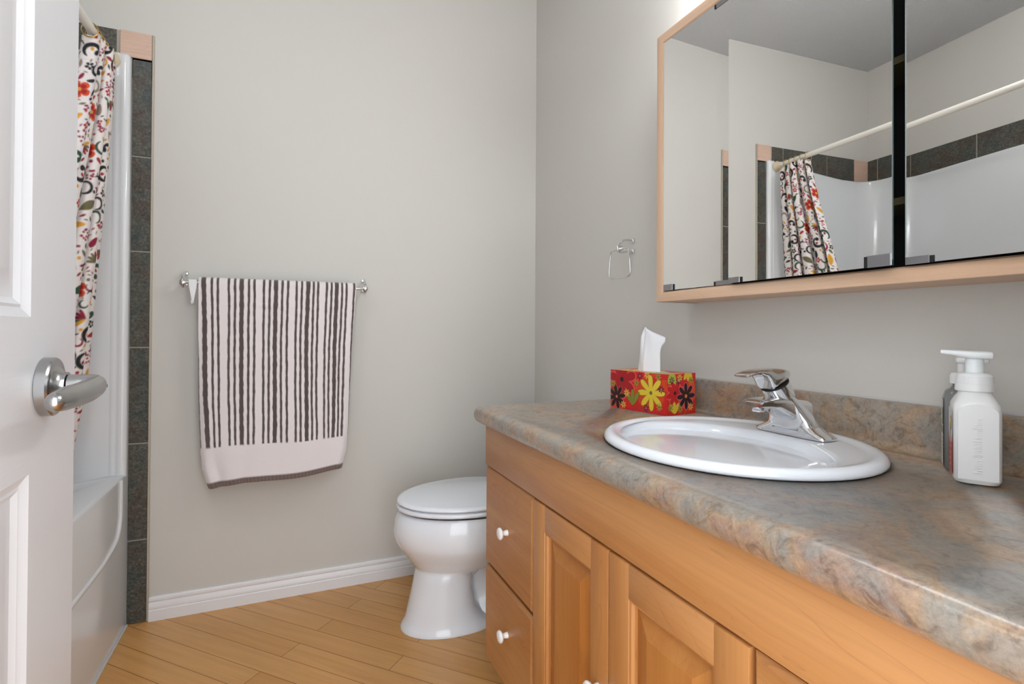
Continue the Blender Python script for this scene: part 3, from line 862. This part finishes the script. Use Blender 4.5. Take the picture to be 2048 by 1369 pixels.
for t, x, zt, zb2, hw in ((0, .012, .066, .012, .030), (.2, -.022, .071, .026, .029), (.4, -.050, .0735, .043, .0275), (.6, -.070, .0735, .053, .0262), (.8, -.088, .0728, .0575, .0250), (.95, -.106, .0712, .0585, .0238), (1, -.113, .0668, .0592, .0232)):
    sec = []
    for i in range(24):
        a = 2 * PI * i / 24; c_, s_ = math.cos(a), math.sin(a); p = 5
        sec.append((FX + x, FY + hw * math.copysign(abs(c_) ** (2 / p), c_), FZ + (zt + zb2) / 2 + (zt - zb2) / 2 * math.copysign(abs(s_) ** (2 / p), s_)))
    secs.append(sec)
loft(b, secs)
obj('spout', b, m_chrome, fa, 30)
b = bmesh.new(); lathe(b, [(0, 0), (.011, 0), (.0115, .003), (.0115, .012), (0, .012)], Matrix.Translation((FX - .096, FY, FZ + .049)), 24)
obj('aerator', b, m_chrome, fa, 40)
# tilted hub, dark ring, lever
ax = Vector((-.52, 0, .854)).normalized(); HB = Vector((FX - .038, FY, FZ + .073))
b = bmesh.new(); lathe(b, [(0, -.004), (.0255, -.004), (.0262, .004), (.0268, .018), (.0262, .030), (0, .030)], axisM(HB, ax), 32)
obj('hub', b, m_chrome, fa, 20)
b = bmesh.new(); lathe(b, [(0, 0), (.0262, 0), (.0262, .003), (0, .003)], axisM(HB + ax * .030, ax), 32)
obj('hub_ring', b, m_black, fa, 40)
b = bmesh.new()
secs = []
top = .129
pl_ = lambda x: .1012 + .609 * (x + .055)
for x, zt, zlo, hw in ((-.0325, .1195, pl_(-.0325), .012), (-.035, .1245, pl_(-.035), .0185), (-.040, top - .0015, pl_(-.040), .0232), (-.049, top, pl_(-.049), .0258), (-.059, top + .0008, pl_(-.059), .0258), (-.069, top + .0008, pl_(-.069), .0240), (-.0755, top + .0008, pl_(-.0755) + .0005, .0228), (-.080, top + .0006, .0930, .0225), (-.086, top + .0004, .1050, .0220), (-.094, top, .1140, .0213), (-.104, top - .001, .1180, .0205), (-.116, top - .003, .1190, .0190), (-.130, top - .0065, .1165, .0175), (-.139, top - .0095, .1145, .0160), (-.141, top - .011, .1150, .0150)):
    sec = []
    for i in range(24):
        a = 2 * PI * i / 24; c_, s_ = math.cos(a), math.sin(a); p = 3.4
        sec.append((FX + x, FY + hw * math.copysign(abs(c_) ** (2 / p), c_), FZ + (zt + zlo) / 2 + (zt - zlo) / 2 * math.copysign(abs(s_) ** (2 / p), s_)))
    secs.append(sec)
loft(b, secs)
obj('lever', b, m_chrome, fa, 35)
b = bmesh.new(); tube(b, [(FX + .036, FY - .004, FZ - .001), (FX + .036, FY - .004, FZ + .050)], .0025, 10); lathe(b, [(0, 0), (.0065, .001), (.007, .006), (.004, .010), (0, .011)], Matrix.Translation((FX + .036, FY - .004, FZ + .048)), 16)
obj('popup_rod', b, m_chrome, fa, 50)

# ------------------------------------------------------------------ tissue box
tis = thing('tissue_box', 'red tissue box with yellow, black and green flowers on the countertop', 'tissue box', (.902, 1.147, CZ + .0005), math.radians(9.5), world=False)
BXW, BXL, BXH = .109, .200, .1045               # local x, y, z
tp = .0011
red, red2, org = S(196, 40, 34), S(214, 30, 34), S(214, 70, 30)
yel, grn_, blk, pink, lime = S(228, 200, 60), S(124, 140, 50), S(40, 18, 24), S(226, 120, 90), S(176, 190, 70)
def flower(p, x, y, L, W, n, col, ctr=None, rim=None, a=.2, hc=.006):
    if rim is not None: p.paint(x, y, L * 1.4, a, petals(n, .001, L * 1.08, W * 1.28), rim)
    p.paint(x, y, L * 1.4, a, petals(n, .002, L, W), col)
    if ctr is not None: p.paint(x, y, .02, 0, disc(hc), ctr)
def small(p, pts):
    for i, (x, y, k) in enumerate(pts):
        cc = [S(150, 150, 60), S(60, 22, 50), S(232, 190, 80)][k]
        p.paint(x, y, .016, i, petals(7, .001, .0095, .0019), cc); p.paint(x, y, .01, 0, disc(.002), [S(60, 70, 30), S(226, 140, 150), S(150, 60, 30)][k])
# long face, u runs from the far end (left in view) to the near corner
pa = Print(BXL, BXH, tp, red)
for i in range(30): pa.paint(rnd.uniform(0, BXL), rnd.uniform(0, BXH), .05, rnd.uniform(0, 6), leaf(.035, .014), org if i % 2 else red2)
flower(pa, .044, .080, .050, .0135, 7, S(168, 22, 32), blk, S(232, 84, 70), .3, .0065)
flower(pa, .148, .053, .044, .0088, 8, yel, S(120, 110, 50), S(168, 70, 26), .05, .005)
flower(pa, .024, .031, .031, .0070, 8, blk, S(230, 120, 70), S(200, 90, 70), .2, .004)
for k in (-.55, 0, .6): pa.paint(.084, .014, .05, PI / 2 + k, drop(.044, .0085), S(170, 70, 26)); pa.paint(.084, .015, .05, PI / 2 + k, drop(.041, .0065), grn_)
small(pa, [(.062, .045, 2), (.01, .066, 0), (.098, .075, 0), (.182, .065, 1), (.132, .012, 1), (.176, .02, 0), (.05, .012, 2), (.172, .096, 0), (.135, .098, 2), (.11, .094, 1)])
# short face, u from the near corner to the right
pb = Print(BXW, BXH, tp, S(212, 44, 32))
for i in range(18): pb.paint(rnd.uniform(0, BXW), rnd.uniform(0, BXH), .05, rnd.uniform(0, 6), leaf(.030, .012), S(226, 84, 40) if i % 2 else red2)
flower(pb, .030, .056, .030, .0085, 8, S(206, 28, 34), blk, S(240, 120, 90), .3, .0045)
flower(pb, .072, .046, .032, .0072, 8, blk, S(232, 130, 60), S(224, 110, 130), .05, .0048)
for k in (-.3, .35): pb.paint(.018, .112, .06, -PI / 2 + k, drop(.034, .009), lime)
for k in (-.5, 0, .5): pb.paint(.080, .116, .05, -PI / 2 + k, drop(.032, .0065), yel)
for k in (-.5, .1, .7): pb.paint(.030, .004, .05, PI / 2 + k, drop(.030, .0065), yel)
small(pb, [(.018, .088, 1), (.044, .086, 1), (.048, .094, 2), (.092, .086, 0), (.014, .02, 0), (.090, .018, 2), (.05, .014, 0)])
# top
pt_ = Print(BXL, BXW, tp, S(222, 150, 130))
for i in range(16): pt_.paint(rnd.uniform(0, BXL), rnd.uniform(0, BXW), .05, rnd.uniform(0, 6), leaf(.034, .014), S(226, 190, 120) if i % 2 else S(226, 90, 70))
flower(pt_, .05, .03, .036, .008, 8, yel, blk); flower(pt_, .15, .07, .036, .008, 8, S(226, 70, 50), blk); flower(pt_, .15, .02, .03, .007, 8, lime, blk)
pt_.paint(BXL / 2, BXW / 2, .08, 0, leaf(.062, .020), S(236, 232, 226))
m_card = vcol('printed_card', .38)
def face_grid(p, o_, du, dv):
    U_, V_ = np.meshgrid(np.linspace(0, 1, p.nx), np.linspace(0, 1, p.ny))
    return np.array(o_) + U_[..., None] * np.array(du) + V_[..., None] * np.array(dv)
hx, hy = BXW / 2, BXL / 2
Vs, Qs, Cs = [], [], []; off = 0
grids = [(pa, face_grid(pa, (-hx, hy, 0), (0, -BXL, 0), (0, 0, BXH)), 0), (pb, face_grid(pb, (-hx, -hy, 0), (BXW, 0, 0), (0, 0, BXH)), 0),
         (pa, face_grid(pa, (hx, -hy, 0), (0, BXL, 0), (0, 0, BXH)), 0), (pb, face_grid(pb, (hx, hy, 0), (-BXW, 0, 0), (0, 0, BXH)), 0),
         (pt_, face_grid(pt_, (-hx, hy, BXH), (0, -BXL, 0), (BXW, 0, 0)), 0)]
for p, G_, _ in grids:
    V_, Q_ = sheet(G_, p.nx, p.ny); Vs.append(V_); Qs.append(Q_ + off); Cs.append(p.img.reshape(-1, 3)); off += len(V_)
Vs = np.concatenate(Vs); Qs = np.concatenate(Qs); Cs = np.concatenate(Cs)
base4 = len(Vs); Vs = np.concatenate([Vs, [(-hx, -hy, 0), (hx, -hy, 0), (hx, hy, 0), (-hx, hy, 0)]]); Qs = np.concatenate([Qs, [[base4 + 3, base4 + 2, base4 + 1, base4]]]); Cs = np.concatenate([Cs, np.ones((4, 3)) * .5])
me = bpy.data.meshes.new('carton'); me.from_pydata(Vs.tolist(), [], Qs.tolist()); me.update(); me.materials.append(m_card)
at = me.color_attributes.new('print', 'FLOAT_COLOR', 'POINT'); c4 = np.ones((len(Vs), 4), np.float32); c4[:, :3] = Cs; at.data.foreach_set('color', c4.ravel())
o = bpy.data.objects.new('carton', me); COL.objects.link(o); o.parent = tis
# tissue: folded sheet rising out of the slot (local coordinates, long axis = y)
rows = []
for t in np.linspace(0, 1, 16):
    z = BXH - .004 + .124 * t
    row = []
    for uu in np.linspace(-1, 1, 26):
        wl = np.interp(t, [0, .2, .55, .8, 1], [.035, .031, .026, .020, .003]); wr = np.interp(t, [0, .25, .5, .8, 1], [.046, .044, .040, .050, .048])
        yy_ = .012 + (wl if uu < 0 else wr) * -uu * 1.0 + .000
        if uu < 0: yy_ = .012 + wl * -uu
        ridge = .016 * (1 - abs(uu) ** .8) * (1 - .3 * t)
        xx_ = -.004 - ridge + .006 * math.sin(5 * uu + 3 * t) * t + .012 * t * (uu > 0) * uu
        sag = 0
        if uu > .0: sag = -.027 * uu * np.clip((t - .6) / .4, 0, 1)
        row.append((xx_, yy_ - .010 * t * 0, z + sag - (.002 * abs(uu))))
    rows.append(row)
o = sheet_obj('tissue', np.array(rows), mat('tissue_paper', S(240, 241, 244), .9, Subsurface_Weight=.0), tis)
md = o.modifiers.new('thickness', 'SOLIDIFY'); md.thickness = .0006

# ------------------------------------------------------------------ foaming soap bottle and bottle behind it
a_ = Vector((.854, .52, 0)).normalized(); ang = math.atan2(a_.y, a_.x)
sp = thing('soap_dispenser', 'white foaming soap pump bottle with red side label on the countertop', 'soap dispenser', (.9025, .4245, CZ), ang, world=False)
def rsq(hx_, hy_, r, z, n=5, cx=0, cy=0):
    return [(x + cx, y + cy, z_) for x, y, z_ in rrect(-hx_, hx_, -hy_, hy_, r, z, n)]
b = bmesh.new()
HX_, HY_ = .034, .0262
loft(b, [rsq(HX_ - .008, HY_ - .008, .012, .0005), rsq(HX_ - .003, HY_ - .003, .013, .002), rsq(HX_, HY_, .013, .008), rsq(HX_, HY_, .013, .102), rsq(HX_ - .001, HY_ - .001, .013, .110), rsq(HX_ - .006, HY_ - .005, .015, .119), rsq(HX_ - .012, HY_ - .008, .018, .1255), rsq(.019, .0185, .017, .128), rsq(.019, .0185, .017, .131)])
# flat oval side panel standing a hair proud, with raised vertical lettering as small worn strokes
prof_ = []
for i in range(33):
    a = PI * i / 32; prof_.append((-.0212 * math.cos(a) , .100 + .012 * math.sin(a)))
pan = [(-HX_ - .0006, y, z) for y, z in ([(-.0212, .008)] + prof_ + [(.0212, .008)])]
f1 = [(-HX_ + .002, y, z) for _, y, z in pan]
loft(b, [f1, pan])
o = obj('bottle', b, m_plast, sp, 40)
b = bmesh.new(); r_ = random.Random(5); z = .018
while z < .094:
    hgt = r_.uniform(.0016, .004)
    for k in range(r_.choice((1, 2, 2))):
        y0 = r_.choice((-.0045, -.0035)) + k * .0045
        box(b, -HX_ - .0016, -HX_ - .0003, y0, y0 + r_.uniform(.003, .0055), z, z + .0009, .0002, 1)
    z += hgt
o = obj('embossed_lettering', b, m_plast, sp, 40)
# label on the +y face
lw, lh = .048, .092
pl = Print(lw, lh, .0011, S(238, 236, 232))
yy2 = np.linspace(0, lh, pl.ny)[:, None]; xx2 = np.linspace(0, lw, pl.nx)[None, :]
k_ = np.clip((.055 - yy2 + .004 * np.sin(xx2 * 300)) / .012, 0, 1)[..., None]
pl.img = pl.img * (1 - k_) + np.array(S(196, 40, 36)[:3]) * k_
pl.paint(.030, .072, .03, .3, leaf(.018, .010), S(226, 196, 120)); pl.paint(.030, .072, .03, .3, arc(.009, .0016), S(60, 50, 40)); pl.paint(.022, .062, .02, 1.2, leaf(.011, .005), S(90, 110, 60))
for i in range(5): pl.paint(.026, .046 - i * .0085, .02, .0, leaf(.013 - .001 * i, .0012), S(246, 214, 206))
G_ = face_grid(pl, (lw / 2 - .002, HY_ + .0006, .010), (-lw, 0, 0), (0, 0, lh))
o = sheet_obj('label', G_, vcol('glossy_label', .3), sp, pl.img, flip=False); o['label'] = 'red and cream front label'
b = bmesh.new(); lathe(b, [(0, .128), (.0212, .1285), (.0221, .1295), (.0217, .139), (.0213, .1395), (.0208, .150), (.0178, .1535), (.0120, .1545), (0, .1545)], n=40)
obj('collar', b, m_plast, sp, 35)
b = bmesh.new(); lathe(b, [(0, .153), (.0105, .153), (.0103, .176), (0, .176)], n=28)
# pump head: a plate with the nozzle leaning out over the label side (+y)
secs = []
for y, zt, zl, hw in ((-.0192, .1835, .1745, .0085), (-.0184, .1850, .1735, .0110), (-.012, .1856, .1735, .0135), (.004, .1858, .1740, .0140), (.014, .1862, .1760, .0120), (.026, .1866, .1790, .0088), (.0360, .1870, .1800, .0072), (.0380, .1860, .1812, .0065)):
    secs.append([(hw * math.copysign(abs(math.cos(q)) ** .6, math.cos(q)), y, (zt + zl) / 2 + (zt - zl) / 2 * math.copysign(abs(math.sin(q)) ** .6, math.sin(q))) for q in [2 * PI * i / 20 for i in range(20)]])
loft(b, secs)
obj('pump_head', b, mat('translucent_white_plastic', S(244, 244, 244), .35, Subsurface_Weight=.2), sp, 40)

bt = thing('lotion_bottle', 'clear grey pump bottle with printed label behind the white soap dispenser', 'bottle', (.9495, .4620, CZ), ang, world=False)
m_clear = mat('grey_clear_plastic', S(150, 152, 150), .12, Transmission_Weight=.35, IOR=1.4)
b = bmesh.new()
loft(b, [rsq(.016, .020, .010, .0005), rsq(.019, .0235, .010, .006), rsq(.019, .0235, .010, .112), rsq(.017, .0205, .012, .122), rsq(.013, .0135, .012, .1285), rsq(.0115, .0115, .011, .131), rsq(.0115, .0115, .011, .137)])
obj('bottle', b, m_clear, bt, 40)
lw, lh = .028, .102
pl = Print(lw, lh, .0012, S(216, 214, 208))
k_ = np.zeros((pl.ny, pl.nx, 1)); yy2 = np.linspace(0, lh, pl.ny)[:, None, None]
pl.img = np.where((yy2 > .048) & (yy2 < .060) , np.array(S(140, 140, 138)[:3]), pl.img); 
for i in range(4): pl.paint(.017 + .004 * (i % 2), .066 + i * .006, .02, i, leaf(.011, .005), S(96, 104, 70))
for i in range(7): pl.paint(.017, .008 + i * .0055, .02, 0, leaf(.014, .0008), S(120, 116, 110))
o = sheet_obj('label', face_grid(pl, (lw / 2, .0240, .008), (-lw, 0, 0), (0, 0, lh)), vcol('paper_label', .5), bt, pl.img)
o2 = sheet_obj('label', face_grid(pl, (-.0195, lw / 2, .008), (0, -lw, 0), (0, 0, lh)), vcol('paper_label_back', .5), bt, pl.img)
b = bmesh.new(); lathe(b, [(0, .134), (.0150, .134), (.0152, .146), (.0130, .150), (.0060, .151), (.0058, .166), (0, .166)], n=28); box(b, -.008, .008, -.030, .008, .165, .174, .003, 2)
obj('pump', b, m_plast, bt, 40)

# ------------------------------------------------------------------ towel ring
RX_, RY_ = XR, 1.399
tr = thing('towel_ring', 'small empty chrome towel ring on the right wall', 'towel ring', (XR, RY_, 1.28))
b = bmesh.new()
for z in (1.2975, 1.2640):
    box(b, XR - .010, XR - .0002, RY_ - .0075, RY_ + .0075, z - .0065, z + .0065, .002, 2)
pts = catmull([(XR - .004, RY_, 1.2975), (XR - .026, RY_, 1.2985), (XR - .045, RY_, 1.294), (XR - .060, RY_, 1.280), (XR - .064, RY_, 1.268), (XR - .056, RY_, 1.257), (XR - .040, RY_, 1.258), (XR - .02, RY_, 1.2625), (XR - .004, RY_, 1.264)], 6)
tube(b, pts, .0032, 12)
obj('bracket', b, m_chrome, tr, 50)
b = bmesh.new()
tube(b, [(XR - .056, RY_ - .009, 1.268), (XR - .056, RY_ + .009, 1.268)], .0085, 18)
obj('pivot', b, m_chrome, tr, 50)
b = bmesh.new()
rx = XR - .056
loop = [(RY_, 1.268), (RY_ + .03, 1.268), (RY_ + .046, 1.265), (RY_ + .052, 1.255), (RY_ + .056, 1.22), (RY_ + .059, 1.19), (RY_ + .055, 1.180), (RY_ + .045, 1.1765), (RY_, 1.1745), (RY_ - .040, 1.1735), (RY_ - .054, 1.178), (RY_ - .058, 1.189), (RY_ - .055, 1.22), (RY_ - .050, 1.254), (RY_ - .045, 1.264), (RY_ - .03, 1.268)]
tube(b, [(rx - .008 * (1.268 - z), y, z) for y, z in loop], .0028, 10, closed=True)
obj('ring', b, m_chrome, tr, 60)

# ------------------------------------------------------------------ mirrored medicine cabinet
MX, MY0, MY1, MZ0, MZ1, MF = .9013, .14, 1.128, 1.0806, 1.7915, .027
mc = thing('medicine_cabinet', 'maple-framed medicine cabinet with three mirrored doors above the sink', 'medicine cabinet', (.965, .63, MZ0))
b = bmesh.new()
box(b, MX + .018, XR - .0005, MY0 + .004, MY1 - .004, MZ0 + .0005, MZ0 + .016); box(b, MX + .018, XR - .0005, MY0 + .004, MY1 - .004, MZ1 - .016, MZ1 - .0005)
box(b, MX + .018, XR - .0005, MY0 + .0005, MY0 + .016, MZ0 + .0005, MZ1 - .0005); box(b, MX + .018, XR - .0005, MY1 - .016, MY1 - .0005, MZ0 + .0005, MZ1 - .0005)
obj('case', b, m_frame_y, mc)
obj('case_back', BOX(XR - .006, XR - .001, MY0 + .01, MY1 - .01, MZ0 + .01, MZ1 - .01), m_black, mc)
m_shelf = mat('dark_shelf', S(92, 84, 60), .5)
for z in (1.215, 1.452): obj('shelf', BOX(MX + .03, XR - .008, MY0 + .017, MY1 - .017, z, z + .012), m_shelf, mc)
def frame_bar(p0, p1, inn, mt):
    """mitred bar from p0 to p1 (y,z) with inward direction inn (y,z)"""
    bm = bmesh.new(); d = Vector((p1[0] - p0[0], p1[1] - p0[1])).normalized()
    secs = []
    for p, sg in ((p0, 1), (p1, -1)):
        sec = []
        for w_, x in ((0, MX + .03), (0, MX + .002), (.001, MX + .0005), (.0025, MX), (MF - .006, MX), (MF - .003, MX + .001), (MF, MX + .005), (MF, MX + .03)):
            y = p[0] + inn[0] * w_ + d.x * sg * w_; z = p[1] + inn[1] * w_ + d.y * sg * w_
            sec.append((x, y, z))
        secs.append(sec)
    loft(bm, secs); return bm
fy = [((MY0, MZ0), (MY1, MZ0), (0, 1), m_frame_y), ((MY0, MZ1), (MY1, MZ1), (0, -1), m_frame_y), ((MY0, MZ0), (MY0, MZ1), (1, 0), m_frame_z), ((MY1, MZ0), (MY1, MZ1), (-1, 0), m_frame_z)]
for p0, p1, inn, mt in fy: obj('frame_rail', frame_bar(p0, p1, inn, mt), mt, mc, 30)
GT = .005
def mirror_door(p_far, p_near, z0, z1):
    """glass slab between two plan points (x,y) on its mirror face"""
    A, B = Vector((*p_far, 0)), Vector((*p_near, 0)); d = (B - A).normalized(); n = Vector((d.y, -d.x, 0))
    if n.x > 0: n = -n                                   # n points into the room
    bm = bmesh.new()
    f = [A, B, B - n * GT, A - n * GT]
    lo = [bm.verts.new((q.x, q.y, z0)) for q in f]; hi = [bm.verts.new((q.x, q.y, z1)) for q in f]
    for i in range(4):
        q = bm.faces.new((lo[i], lo[(i + 1) % 4], hi[(i + 1) % 4], hi[i])); q.material_index = 0 if i == 0 else 1
    for r in (lo, hi): bm.faces.new(r).material_index = 1
    return bm, A, B, d, n
zi0, zi1 = MZ0 + MF + .0015, MZ1 - MF - .0015
def clip(parent, A, d, n, s0, s1, z0, z1):
    bm = bmesh.new(); p = A + d * s0; L_ = s1 - s0
    Mx = Matrix(((d.x, n.x, 0, p.x), (d.y, n.y, 0, p.y), (0, 0, 1, 0), (0, 0, 0, 1)))
    box(bm, 0, L_, .0003, .0022, z0, z1, .0006, 1, M=Mx)
    o = obj('hinge_clip', bm, m_clip, parent, 30)
    bm = bmesh.new(); s = L_ if s0 < .1 else -.006
    box(bm, s, s + .006, .0002, .0016, z0, z1 - .001, .0004, 1, M=Mx); obj('clip_tab', bm, m_black, o)
t1, t2, t3 = math.tan(math.radians(-1.2)), math.tan(math.radians(1.85)), math.tan(math.radians(3.3))
X1 = lambda y: .9015 + t1 * (y - 1.1); X2 = lambda y: .897 + t2 * (y - 1.09); X3 = lambda y: .895 + t3 * (y - .51)
defs = [(X1, 1.0985, .8735), (X2, .8675, .5215), (X3, .5115, .1695)]
doors = []
for X_, ya, yb in defs:
    bm, A, B, d, n = mirror_door((X_(ya), ya), (X_(yb), yb), zi0, zi1)
    o = obj('mirror_door', bm, [m_mirror, m_edge], mc, 0); doors.append((o, A, B, d, n, (B - A).length))
for (o, A, B, d, n, L_), spec in zip(doors, (((.002, .036, .0155), (-.045, -.001, .010)), ((.001, .034, .012), (-.038, -.001, .019)), ((.001, .036, .011), (-.036, -.001, .011)))):
    for ci, (s0, s1, h) in enumerate(spec):
        if s0 < 0: s0, s1 = L_ + s0, L_ + s1
        clip(o, A, d, n, s0, s1, zi0 - .0008, zi0 + h)
        if ci or o is not doors[0][0]: clip(o, A, d, n, s0, s1, zi1 - h, zi1 + .0008)

# ------------------------------------------------------------------ vanity light above the cabinet, and an unseen fill globe added under the ceiling
vl = thing('vanity_light', 'chrome vanity light bar with round bulbs above the mirror', 'light', (XR, .74, 1.98))
m_bulb = mat('lit_bulb', (1, 1, 1, 1), .4); N(m_bulb).b.inputs['Emission Color'].default_value = LAMP; N(m_bulb).b.inputs['Emission Strength'].default_value = BULB
obj('back_plate', BOX(XR - .03, XR - .0005, .40, 1.09, 1.935, 2.04, .006, 2), m_chrome, vl, 30)
for i in range(5):
    y = .47 + i * .1375
    bm = bmesh.new(); bmesh.ops.create_uvsphere(bm, u_segments=24, v_segments=14, radius=.042, matrix=Matrix.Translation((XR - .085, y, 1.985)))
    s = bmesh.new(); lathe(s, [(0, 0), (.022, 0), (.02, .02), (0, .02)], axisM((XR - .03, y, 1.985), (-1, 0, 0)), 20)
    so = obj('socket', s, m_chrome, vl, 40); obj('bulb', bm, m_bulb, so, 180)
cl_ = thing('ceiling_fill_light', 'unseen white globe added to light the ceiling and walls by the tub', 'light', (-.42, .92, ZC))  # globe added out of view to brighten the ceiling and walls
bm = bmesh.new(); lathe(bm, [(0, 0), (.06, 0), (.055, .02), (.02, .03), (.018, .10), (.05, .105), (.05, .12), (0, .12)], axisM((-.42, .92, ZC), (0, 0, -1)), 40); obj('fill_globe_mount', bm, m_white, cl_, 40)
m_fill_globe = mat('fill_globe', (1, 1, 1, 1), .4); N(m_fill_globe).b.inputs['Emission Color'].default_value = LAMP; N(m_fill_globe).b.inputs['Emission Strength'].default_value = FILL_GLOBE
bm = bmesh.new(); bmesh.ops.create_uvsphere(bm, u_segments=32, v_segments=20, radius=.10, matrix=Matrix.Translation((-.42, .92, ZC - .21))); obj('globe', bm, m_fill_globe, cl_, 180)

for o in list(bpy.data.objects):
    if '_world' in o: del o['_world']
